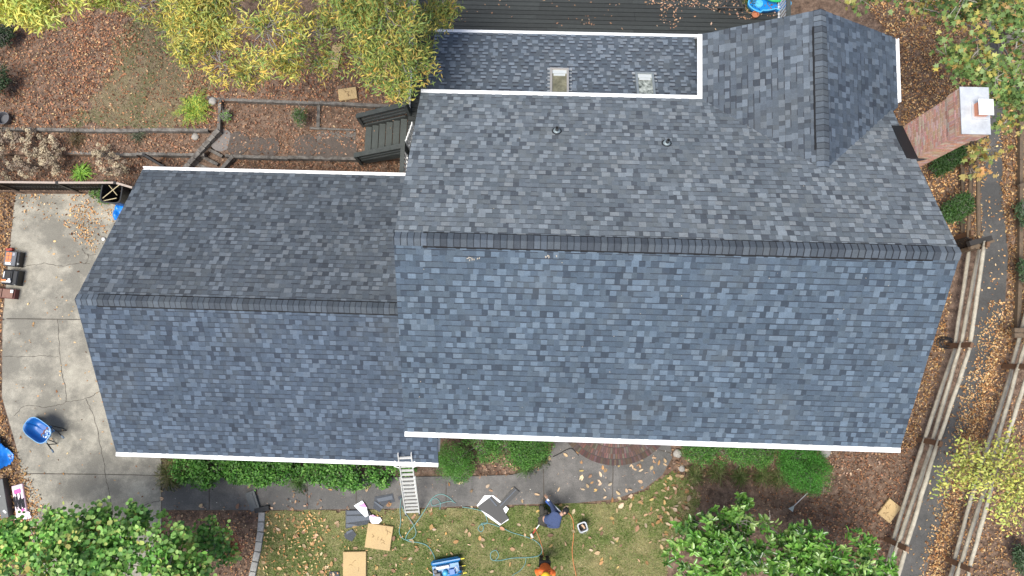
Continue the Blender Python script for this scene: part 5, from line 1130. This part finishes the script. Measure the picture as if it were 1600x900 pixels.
sheets('shingle_wrapper', 'pale pink crumpled wrapper touching the upper edge of the square foam pad', 'wrapper', [('film', [(577, 806), (583, 804), (586, 807), (594, 808), (597, 813), (592, 818), (581, 818), (578, 813)], mat('pink_film', (.80, .66, .76), .4, 9, .1), .05), ('print', [(579, 805), (587, 806), (583, 809)], MATS['pink_print'], .063)], M_WHITE)
sheets('underlayment_scrap', 'large black underlayment scrap with torn white edges on the lawn', 'underlayment', [('torn_edge', [(745, 790), (757, 774), (771, 774), (784, 784), (790, 790), (795, 795), (790, 803), (795, 812), (781, 821), (760, 806)], M_WHITE, 0), ('black_sheet', [(747, 791), (768, 775), (778, 784), (783, 788), (788, 799), (795, 810), (783, 819), (765, 805), (748, 795)], mat('black_felt', (.012, .013, .016), .5, 10, .3), .013), ('seam', [(764, 778), (766, 777), (777, 790), (775, 791)], M_SLATE2, .027)], M_WHITE, .03)
sheets('underlayment_strip', 'black underlayment strip lying across the walkway above the torn scrap', 'underlayment', [('black_sheet', [(776, 792), (803, 761), (812, 769), (784, 797)], MATS['black_felt'], .01), ('chalk_line', [(781, 790), (806, 764), (807, 765), (782, 791.5)], M_SLATE2, .024)], M_WHITE, .06)

# compressor
cp, Mx = local('air_compressor', 'blue air compressor with yellow tipped handles on the lawn at the bottom edge', 'compressor', 701, 884, R(12))
M_BLU = mat('blue_enamel', (.015, .17, .42), .35, 5, .15, spec=.6)
for yy in (-.2, .2):
    mb = MB(); mb.M = Mx; mb.tube([(-.5, yy, .2), (-.44, yy, .2), (.36, yy, .2), (.42, yy, .2)], [.05, .095, .095, .05], 14); mb.build('tank', M_BLU, cp, smooth=True)
mb = MB(); mb.M = Mx; mb.box((-.05, 0, .31), (.84, .28, .03), bev=.006); mb.box((.0, .23, .33), (.9, .05, .05), bev=.01); mb.build('deck_plate', M_BLU, cp)
mb = MB(); mb.M = Mx; mb.box((-.14, .08, .37), (.42, .08, .07), bev=.01); mb.build('white_guard', MATS['white_paper'], cp)
mb = MB(); mb.M = Mx; mb.lathe((-.08, -.1, .33), [(.09, 0), (.09, .09), (.06, .13), (.02, .14)], 16); mb.build('motor_cap', mat('light_blue_paint', (.05, .35, .6), .35), cp)
mb = MB(); mb.M = Mx; mb.box((-.32, -.14, .38), (.2, .18, .14), bev=.02); mb.box((-.38, .0, .38), (.12, .12, .1), bev=.02); mb.build('engine', mat('engine_grey', (.09, .085, .085), .5, 12, .3), cp)
for x, y in ((-.22, -.2), (-.36, -.22)): mb = MB(); mb.M = Mx; mb.lathe((x, y, .46), [(.05, -.02), (.05, .03), (.03, .045)], 12); mb.build('air_filter', MATS['white_paper'], cp)
mb = MB(); mb.M = Mx; mb.box((.14, -.1, .36), (.18, .18, .1), bev=.015); mb.build('pressure_box', mat('blue_deep', (.02, .12, .42), .4), cp)
mb = MB(); mb.M = Mx; mb.tube([(.2, -.05, .4), (.28, .04, .42), (.34, -.1, .4), (.26, -.18, .38)], .012, 6); mb.build('air_line', mat('steel_line', (.5, .5, .48), .35, metal=.6), cp)
for yy in (-.22, .22, .0):
    mb = MB(); mb.M = Mx; mb.tube([(.3, yy, .3), (.46, yy, .32)], .016, 6); mb.build('handle_bar', M_BLKP, cp)
    mb = MB(); mb.M = Mx; mb.tube([(.46, yy, .32), (.58, yy, .33)], .02 if yy else .012, 6); mb.build('handle_grip', mat('yellow_grip', (.72, .62, .06), .5), cp)
mb = MB(); mb.M = Mx; mb.lathe((.34, -.08, .12), [(.04, -.04), (.12, -.04), (.12, .04), (.04, .04)], 16, Matrix.Rotation(PI / 2, 3, 'X')); mb.build('wheel', MATS['rubber'], cp)

# hoses and cords
def hose(name, label, cat, pts, rad, m, z=.03, n=8):
    P = smooth_path([W(p[0], p[1], z + (p[2] if len(p) > 2 else 0)) for p in pts], n); mb = MB(); mb.tube(P, rad, 6)
    return tag(mb.build(name, m, smooth=True), label, cat)
M_HOSE = mat('teal_hose', (.16, .34, .33), .5); M_CORD = mat('orange_cord', (.62, .22, .08), .6)
hose('air_hose', 'teal air hose looping below the ladder and running to the blue compressor', 'hose', [(680, 876, .1), (677, 866), (668, 853), (655, 848), (640, 846), (634, 842), (638, 832), (648, 820), (658, 806), (668, 790), (676, 778), (688, 772), (700, 776), (710, 785)], .012, M_HOSE)
hose('air_hose', 'teal air hose hanging down beside the left ladder rail into a loop', 'hose', [(627, 778), (625, 795), (626, 815), (624, 832), (632, 843), (645, 841), (650, 832), (646, 820), (638, 808), (632, 800), (628, 790)], .010, M_HOSE, .05)
hose('air_hose', 'small teal hose coil on the walkway right of the ladder', 'hose', [(712, 786), (704, 783), (690, 786), (676, 790), (674, 782), (682, 779), (688, 786), (687, 796)], .009, M_HOSE, .045)
hose('air_hose', 'teal hose wandering across the lawn from the black underlayment scrap past the crouching worker', 'hose', [(722, 792), (740, 795), (755, 800), (761, 812), (760, 818), (751, 820), (747, 826), (752, 831), (756, 824), (752, 818), (765, 818), (785, 825), (800, 832), (820, 838), (838, 846), (847, 858), (842, 868), (825, 871), (800, 872), (780, 876), (768, 874), (767, 864), (775, 860), (779, 868), (774, 876)], .011, M_HOSE)
hose('air_hose', 'pale teal hose fading off the bottom edge left of the orange vest worker', 'hose', [(822, 872), (820, 882), (812, 892), (800, 900), (792, 915)], .008, M_HOSE)
hose('power_cable', 'orange extension cord running down the lawn between the bucket and the kneeling worker', 'cord', [(880, 795), (892, 806), (896, 820), (896, 840), (894, 860), (896, 880), (900, 898), (902, 915)], .012, M_CORD, .03)
hose('power_cable', 'faint orange cord on the grass leading to the worker in the orange top', 'cord', [(838, 830), (843, 842), (847, 855), (849, 870)], .009, M_CORD, .03)
M_BHOSE = mat('black_hose', (.02, .02, .022), .45)
hose('black_hose', 'thin black hose curling from the left shrub to the round brick steps', 'hose', [(864, 714), (876, 708), (885, 703), (893, 701), (899, 706), (904, 712)], .014, M_BHOSE, .05)
c = W(1475, 536, 0); pts = []
for k in range(60): a = k * .52; q = .19 + .05 * math.sin(k * .31); pts.append(Vector((c.x + q * math.cos(a) * 1.2, c.y + q * math.sin(a) * .8, .05 + k * .003)))
mb = MB(); mb.tube(smooth_path(pts, 2), .013, 5); tag(mb.build('hose_coil', M_BHOSE, smooth=True), 'tangled black hose coil in the leaves beside the pale fence', 'hose')
hose('black_hose', 'black hose end on the walkway near the dark timber at the shrubs', 'hose', [(400, 752), (408, 756), (416, 755), (424, 752)], .012, M_BHOSE, .05)

# bucket
bk, Mx = local('bucket', 'square grey rimmed bucket holding small tools on the lawn right of the kneeling worker', 'bucket', 909, 820, R(22))
mb = MB(); mb.M = Mx
def rrect(a, s_): return Vector((math.copysign(abs(math.cos(a)) ** .45, math.cos(a)) * s_, math.copysign(abs(math.sin(a)) ** .45, math.sin(a)) * s_, 0))
prof = [(.10, .02), (.125, .34), (.155, .345), (.155, .36), (.118, .36), (.095, .05)]; vs = []; fs = []
for s_, z in prof:
    for k in range(24): vs.append(rrect(2 * PI * k / 24, s_) + Vector((0, 0, z)))
for i in range(5):
    for k in range(24): fs.append((i * 24 + k, i * 24 + (k + 1) % 24, i * 24 + 24 + (k + 1) % 24, i * 24 + 24 + k))
fs.append(tuple(range(24))[::-1]); fs.append(tuple(120 + k for k in range(24))); mb.add(vs, fs); mb.build('pail', mat('grey_pail', (.45, .48, .52), .45), bk)
mb = MB(); mb.M = Mx; mb.box((0, 0, .12), (.19, .19, .14)); mb.build('dark_contents', MATS['rubber'], bk)
mb = MB(); mb.M = Mx; mb.box((.02, .02, .24), (.06, .1, .1), .5, bev=.01); mb.box((.04, -.05, .24), (.05, .05, .08), .2); mb.build('tools', mat('tan_tool', (.55, .36, .22), .6), bk)
mb = MB(); mb.M = Mx; mb.tube([(-.15, 0, .35), (-.12, -.14, .40), (0, -.2, .40), (.12, -.14, .40), (.15, 0, .35)], .005, 5); mb.build('bail', MATS['steel_line'], bk)
# rake by the ball conifer
rk = thing('garden_tool', 'pale handled scraper with a small metal head lying below the largest round conifer', 'scraper', W(1237, 796, 0))
mb = MB(); mb.tube([W(1262, 770, .25), W(1240, 791, .06)], .016, 6); mb.build('handle', mat('pale_handle', (.55, .52, .5), .5), rk)
mb = MB(); p = W(1240, 791, .05); q = W(1235, 797, .03); mb.bar(p, q, .05, .03, w2=.17); mb.build('head', mat('grey_steel', (.42, .46, .44), .45, metal=.4), rk)
# bin at the back of the garage
bn, Mx = local('rubbish_bin', 'open black rubbish bin behind the back left corner of the garage', 'bin', 200, 312, R(-3))
mb = MB(); mb.M = Mx
prof = [(.26, .02), (.33, .92), (.36, .93), (.36, .97), (.32, .97), (.25, .1)]; vs = []
for s_, z in prof:
    for k in range(24): vs.append(rrect(2 * PI * k / 24, s_) + Vector((0, 0, z)))
mb.add(vs, fs); mb.build('bin_body', M_BLKP, bn)
for k, (a, b_) in enumerate((((-.3, -.2), (.34, .26)), ((-.2, .3), (.3, -.1)), ((-.26, -.28), (.3, -.2)))):
    mb = MB(); mb.M = Mx; mb.tube([(a[0], a[1], .9), (b_[0], b_[1], 1.12)], .014, 6); mb.build('stick', mat('pale_stick', (.5, .42, .25), .7), bn)
mb = MB(); c = W(163, 374, 0); mb.lathe((c.x, c.y, 0), [(.05, 0), (.06, .06), (.04, .08)], 10); tag(mb.build('white_cup', MATS['white_paper']), 'tiny white cup on the driveway against the garage edge', 'cup')
# pots, stones, lamp
M_POT = mat('grey_pot', (.10, .10, .11), .6)
mb = MB(); c = W(12, 188, ZU); mb.lathe((c.x, c.y, ZU), [(.16, 0), (.22, .24), (.20, .24), (.17, .08)], 18); tag(mb.build('plant_pot', M_POT), 'round dark plant pot at the left edge of the back yard', 'pot')
for px, py, z, s_, lb in ((333, 159, ZU, .14, 'grey stone wedged at the timber corner above the fern'), (306, 214, ZM, .13, 'pale round stone on the bed left of the diagonal wall'), (1058, 708, 0, .14, 'pale grey stone at the right edge of the walkway'), (1065, 732, 0, .1, 'smaller pale stone by the spider like grass tuft'), (1289, 706, 0, .18, 'grey stone right of the large round conifer')):
    mb = MB(); c = W(px, py, z); r = random.Random(px)
    def stone(u, v): a = u * 2 * PI; b_ = v * PI - PI / 2; d = Vector((math.cos(a) * math.cos(b_), math.sin(a) * math.cos(b_), math.sin(b_) * .6)); return Vector((c.x, c.y, z + .04)) + d * s_ * (1 + .25 * noise.noise(d * 2 + Vector((px, 0, 0))))
    mb.grid(stone, 16, 8); tag(mb.build('stone', mat('stone', (.34, .32, .29), .9, 8, .2, bump=.5), smooth=True), lb, 'stone')
for i, (px, py, s_) in enumerate(((346, 219, .4), (372, 224, .42), (402, 228, .33), (423, 230, .33), (478, 228, .42), (512, 232, .44), (540, 232, .42))):
    lb = ['flat greyish stepping stone at the head of the garden steps', 'second flat round stepping stone from the garden steps', 'dark round soil patch stone with white chips', 'dark round stone with a pale scrap on it', 'dark round stepping stone in the middle of the row', 'dark round stepping stone second from the deck stairs', 'dark round stepping stone nearest the deck stairs'][i]
    mb = MB(); c = W(px, py, ZM); mb.lathe((c.x, c.y, ZM + .0), [(s_, 0), (s_ * .97, .03), (s_ * .5, .04), (.02, .042)], 22)
    tag(mb.build('stepping_stone', mat('stepping_stone', (.085, .07, .06), .95, 6, .3, bump=.8, col2=(.12, .095, .08)) if i else mat('stepping_stone_pale', (.2, .18, .17), .9, 6, .2, bump=.5)), lb, 'stepping stone', 'stepping stones along the planting bed')
grav = WL([(496, 205), (556, 206), (554, 238), (486, 236)], ZM + .006); sheet('gravel_patch', grav, ZM + .006, mat('gravel', (.2, .18, .16), .95, 30, .5, bump=1, bump_s=60, col2=(.10, .09, .08)), .01)
lm = thing('deck_lamp', 'small globe lamp on a thin white post at the deck corner under the tree', 'lamp', W(640, 60, DZ))
mb = MB(); a = W(641, 28, DZ + 1.1); b_ = W(640, 88, DZ + 1.0); mb.tube([a, b_], .02, 6); mb.build('pole', M_WHB, lm)
mb = MB(); mb.lathe(tuple(W(638, 13, DZ + 1.2)), [(.01, -.1), (.08, -.06), (.1, 0), (.08, .06), (.01, .1)], 14); mb.build('globe', mat('globe_glass', (.6, .7, .75), .2), lm, smooth=True)

# things on the deck: toddler pool, terracotta pot, folded frame, potted plant
def kid(c, k, z): return [Vector((c.x + k * (.58 + .14 * math.cos(2 * a) ) * math.cos(a) * 1.0, c.y + k * (.40 - .10 * math.cos(a + .5) - (.10 if math.sin(a) < 0 and abs(math.cos(a)) < .5 else 0)) * math.sin(a), z)) for a in [2 * PI * i / 40 for i in range(40)]]
pl = thing('toddler_pool', 'blue kidney shaped toddler pool with leaves in it on the deck', 'toy pool', W(1199, 12, DZ))
c = W(1199, 10, DZ); mb = MB(); mb.open = False; rings = [(.75, .0), (.98, .02), (1.0, .2), (.93, .21), (.88, .07), (.5, .05)]; vs = []; fs = []
for k, z in rings: vs += kid(c, k * .95, DZ + z)
for i in range(5):
    for k in range(40): fs.append((i * 40 + k, i * 40 + (k + 1) % 40, i * 40 + 40 + (k + 1) % 40, i * 40 + 40 + k))
fs.append(tuple(range(40))[::-1]); fs.append(tuple(200 + k for k in range(40))); mb.add(vs, fs); mb.build('basin', mat('pool_blue', (.01, .22, .62), .35, spec=.6), pl, smooth=True)
mb = MB(); q = kid(c, .94, DZ + .215); mb.tube(q + [q[0]], .022, 6); mb.build('rim', mat('pool_rim', (.10, .45, .75), .35), pl)
mb = MB(); mb.lathe((c.x - .3, c.y + .03, DZ + .07), [(.14, 0), (.12, .06), (.03, .07)], 16); mb.build('seat_bump', MATS['pool_rim'], pl)
gt = thing('toy_slide', 'bright green plastic toy resting over the top edge of the blue toddler pool', 'toy', W(1205, 0, DZ))
mb = MB(); c2 = W(1208, 3, DZ); pts = [Vector((c2.x + .34 * math.cos(a), c2.y + .22 * math.sin(a) + .1, DZ + .27)) for a in [PI * .9 + 1.25 * PI * i / 20 for i in range(21)]]; mb.tube(pts, .045, 8); mb.build('frame', mat('toy_green', (.02, .42, .12), .4), gt, smooth=True)
mb = MB(); mb.box((c2.x - .12, c2.y + .12, DZ + .26), (.26, .2, .05), .3, bev=.02); mb.build('tray', mat('toy_green_dark', (.02, .25, .10), .4), gt)
mb = MB(); mb.tube([(c2.x + .0, c2.y - .04, DZ + .3), (c2.x + .14, c2.y + .04, DZ + .33), (c2.x + .3, c2.y - .08, DZ + .3)], .02, 6); mb.build('white_cord', MATS['white_paper'], gt)
litter('leaf_litter', 'brown leaves caught in the blue toddler pool', [([(c.x - .3, c.y - .2), (c.x + .35, c.y - .2), (c.x + .35, c.y + .12), (c.x - .3, c.y + .12)], 90, DZ + .06)], cols=[(.4, .2, .12), (.25, .12, .08)], wts=(1, 1), zl=(0, .04))
mb = MB(); c = W(1178, 26, DZ); mb.lathe((c.x, c.y, DZ), [(.07, 0), (.1, .14), (.115, .14), (.115, .17), (.09, .17), (.08, .1)], 16); tag(mb.build('terracotta_pot', mat('terracotta', (.42, .16, .08), .85, 6, .15), smooth=False), 'small terracotta pot on the deck below the blue pool', 'pot')
fr = thing('deck_chair_frame', 'dark wooden folding frame on the leaf strewn deck left of the pool', 'chair', W(1140, 5, DZ))
for p, q in (((1122, 12), (1162, 12)), ((1124, 11), (1140, -8)), ((1134, 8), (1146, -14)), ((1150, -12), (1160, 11))): mb = MB(); mb.bar(W(*p, DZ + .4), W(*q, DZ + .5), .05, .04); mb.build('frame_bar', MATS['dark_timber'], fr)
for p in ((1124, 12), (1160, 12)): mb = MB(); mb.box(tuple(W(*p, DZ + .2)), (.05, .05, .4)); mb.build('leg', MATS['dark_timber'], fr)
tuft('potted_plant', 'narrow leaved green plant on the deck beside the blue pool', W(1171, 6, DZ), 90, (.25, .45), [(.12, .2, .05), (.2, .28, .07)], (1, 1), seed=77)

# ================================================================== PEOPLE
def skin(name, verts, edges, radii, root, m, parent, sub=2, label=None):
    me = bpy.data.meshes.new(name); me.from_pydata([tuple(FR[parent.name] @ Vector(v)) for v in verts], edges, []); me.materials.append(m)
    o = bpy.data.objects.new(name, me); COL.objects.link(o); o.parent = parent
    s_ = o.modifiers.new('skin', 'SKIN'); s_.use_smooth_shade = True
    for i, rd in enumerate(radii):
        me.skin_vertices[0].data[i].radius = (rd, rd) if not isinstance(rd, tuple) else rd; me.skin_vertices[0].data[i].use_root = (i == root)
    b_ = o.modifiers.new('sub', 'SUBSURF'); b_.levels = sub; b_.render_levels = sub
    if label: o['label'] = label
    return o
M_SKIN = mat('skin', (.45, .27, .19), .55)
def person(label, J, mj, mt, mcap, base, hood=False, mboot=None):
    """J joint positions: pelvis chest neck head (centre) dirf, and per side shoulder elbow wrist hip knee ankle toe"""
    t = thing('person', label, 'person', base); J = {k: Vector(v) for k, v in J.items()}; f = J['face'].normalized(); upv = (J['head'] - J['neck']).normalized(); sd_ = f.cross(upv).normalized()
    V = [J['pelvis'], J['pelvis'].lerp(J['chest'], .5), J['chest'], J['neck'], J['head'] - upv * .02, J['head'] + upv * .07]; Rr = [.11, .11, .12, .055, (.085, .095), (.07, .08)]; E_ = [(0, 1), (1, 2), (2, 3), (3, 4), (4, 5)]
    def chain(par, pts, rad):
        k = par
        for p, q in zip(pts, rad): V.append(Vector(p)); Rr.append(q); E_.append((k, len(V) - 1)); k = len(V) - 1
        return k
    for s in 'LR':
        wv = chain(2, [J['sh' + s], J['el' + s], J['wr' + s]], [.05, .038, .027])
        d = (J['wr' + s] - J['el' + s]).normalized(); lat = d.cross(Vector((0, 0, 1))).normalized()
        pm = chain(wv, [J['wr' + s] + d * .07], [(.035, .018)])
        for k, (o_, ln) in enumerate(((-.03, .065), (-.01, .078), (.01, .072), (.03, .055))):
            b0 = J['wr' + s] + d * .085 + lat * o_; chain(pm, [b0 + d * ln * .5 - Vector((0, 0, .008)), b0 + d * ln - Vector((0, 0, .03))], [.0085, .007])
        tb_ = J['wr' + s] + d * .03; chain(wv, [tb_ + lat * .04 * (1 if s == 'L' else -1) + d * .02, tb_ + lat * .055 * (1 if s == 'L' else -1) + d * .05 - Vector((0, 0, .015))], [.011, .009])
        chain(0, [J['hip' + s], J['kn' + s], J['an' + s], J['to' + s]], [.075, .055, .038, .03])
    skin('body', V, E_, Rr, 0, M_SKIN, t)
    # jacket, trousers, boots
    V = []; Rr = []; E_ = []
    V += [J['pelvis'] - (J['chest'] - J['pelvis']).normalized() * .06, J['pelvis'].lerp(J['chest'], .45), J['chest'], J['neck']]; Rr += [(.17, .13), (.17, .14), (.20, .15), .085]; E_ += [(0, 1), (1, 2), (2, 3)]
    for s in 'LR': chain(2, [J['sh' + s], J['el' + s], J['wr' + s] + (J['el' + s] - J['wr' + s]) * .08], [.09, .068, .05])
    if hood: chain(3, [J['head'] - f * .05 - upv * .02, ], [.11])
    skin('jacket', V, E_, Rr, 0, mj, t)
    V = [J['pelvis'] - (J['chest'] - J['pelvis']).normalized() * .03]; Rr = [(.165, .13)]; E_ = []
    for s in 'LR': chain(0, [J['hip' + s], J['hip' + s].lerp(J['kn' + s], .5), J['kn' + s], J['an' + s] + (J['kn' + s] - J['an' + s]) * .1], [.105, .095, .08, .062])
    skin('trousers', V, E_, Rr, 0, mt, t)
    for s in 'LR':
        a, q = J['an' + s], J['to' + s]; skin('boot', [a + (a - q) * .25, a, a.lerp(q, .6), q], [(0, 1), (1, 2), (2, 3)], [.045, .055, .05, .042], 1, mboot or mat('boot_leather', (.05, .035, .025), .6), t)
    # face: nose, eyes, ears
    mb = MB(); h = J['head']; mb.lathe(tuple(h + f * .098), [(.001, -.03), (.014, -.015), (.012, .012), (.001, .03)], 8, Matrix((sd_, f, upv)).transposed()); mb.build('nose', M_SKIN, t, smooth=True)
    for s in (-1, 1):
        mb = MB(); mb.lathe(tuple(h + f * .085 + sd_ * s * .032 + upv * .015), [(.001, -.012), (.011, 0), (.001, .012)], 8, Matrix((sd_, f, upv)).transposed()); mb.build('eye', mat('eye_dark', (.03, .02, .02), .2), t, smooth=True)
        mb = MB(); mb.lathe(tuple(h + sd_ * s * .088), [(.001, -.03), (.014, 0), (.001, .03)], 8, Matrix((sd_, f, upv)).transposed()); mb.build('ear', M_SKIN, t, smooth=True)
    # cap or helmet
    mb = MB(); Mh = Matrix((sd_, f, upv)).transposed(); rr = .108 if not hood else .135
    mb.lathe(tuple(h + upv * .02), [(rr, 0), (rr * .98, .035), (rr * .8, .078), (rr * .45, .105), (.01, .115)], 20, Mh); o_ = mb.build('cap' if not hood else 'hard_hat', mcap, t, smooth=True)
    mb = MB(); c = h + upv * .025 + f * rr * .85; mb.box(tuple(c), (.15, .1, .012), M=Mh, bev=.004); mb.build('brim', mcap, o_)
    return t
M_NAVY = mat('navy_fleece', (.045, .068, .15), .9, 8, .3, bump=.4, bump_s=20)
M_BRN = mat('dark_trousers', (.045, .042, .035), .9, 8, .3)
pz = lambda px, py, z: W(px, py, z)
p1 = person('crouching person in a navy jacket and black cap bending over the edge of the lawn',
   dict(pelvis=pz(852, 812, .52), chest=pz(868, 811, .74), neck=pz(876, 804, .80), head=pz(882, 800, .84), face=(.5, .75, -.45),
        shL=pz(866, 800, .76), elL=pz(862, 789, .55), wrL=pz(855, 779, .40), shR=pz(871, 822, .70), elR=pz(858, 822, .50), wrR=pz(848, 813, .42),
        hipL=pz(848, 806, .48), knL=pz(846, 790, .50), anL=pz(846, 800, .09), toL=pz(843, 789, .05), hipR=pz(850, 814, .48), knR=pz(853, 797, .50), anR=pz(851, 806, .09), toR=pz(850, 795, .05)),
   M_NAVY, M_BRN, mat('black_cloth', (.012, .012, .013), .9), W(850, 803, 0))
M_BJ = mat('blue_denim', (.03, .10, .36), .8)
lv = thing('spirit_level', 'silver and blue straight tool held by the kneeling person', 'level', W(865, 785, .5))
mb = MB(); mb.bar(W(855, 780, .47), W(878, 802, .60), .05, .05); mb.build('bar', mat('silver_bar', (.55, .6, .68), .35, metal=.3), lv)
mb = MB(); mb.bar(W(853.5, 782, .42), W(872, 801, .52), .09, .05); mb.build('blue_face', M_BJ, lv)
hm = thing('roofing_hammer', 'long handled red and white tool in the hand of the kneeling person', 'tool', W(840, 826, .3))
mb = MB(); mb.tube([W(848, 813, .42), W(838, 826, .28)], .018, 6); mb.build('handle', MATS['white_tube'], hm)
mb = MB(); mb.tube([W(838, 826, .28), W(833, 833, .18)], .02, 6); mb.build('red_grip', mat('red_grip', (.45, .05, .04), .5), hm)
mb = MB(); mb.box(tuple(W(831, 837, .12)), (.07, .14, .06), .5, bev=.012); mb.build('head', mat('pale_metal', (.6, .55, .5), .5), hm)
bx, by = 850, 871
def q_(px, py, z): return W(px, py, z)
b0 = W(850, 872, 0)
def o3(x, y, z): return (b0.x + x, b0.y + y, z)
p2 = person('standing person in a bright orange top and yellow hard hat at the bottom edge',
   dict(pelvis=o3(0, .02, .95), chest=o3(0, -.02, 1.35), neck=o3(0, -.04, 1.52), head=o3(.0, -.07, 1.64), face=(-.1, -1, -.2),
        shL=o3(-.17, -.02, 1.43), elL=o3(-.27, -.06, 1.15), wrL=o3(-.2, -.26, 1.02), shR=o3(.17, -.02, 1.43), elR=o3(.27, -.08, 1.16), wrR=o3(.26, -.3, 1.08),
        hipL=o3(-.09, .02, .9), knL=o3(-.1, -.03, .5), anL=o3(-.1, .02, .09), toL=o3(-.11, -.14, .04), hipR=o3(.09, .02, .9), knR=o3(.1, -.03, .5), anR=o3(.1, .02, .09), toR=o3(.12, -.14, .04)),
   mat('orange_hi_vis', (.85, .17, .03), .7, 8, .15), M_BRN, mat('yellow_helmet', (.85, .50, .03), .35), b0, hood=True)

for px, py, z, rr_, lb, sdx in ((-4, 120, ZU + .6, 20, 'dark evergreen shrub cut by the left edge of the back yard', 81), (6, 45, ZU + .5, 18, 'dark shrub in the shade of the pale yellow green tree at the top left corner', 82)):
    shrub('dark_shrub', lb, W(px, py, ZU), [(px, py, z, rr_), (px - 6, py + 14, z, rr_ * .8)], 420, (.06, .10), .4, [(.03, .06, .025), (.05, .085, .035)], seed=sdx)
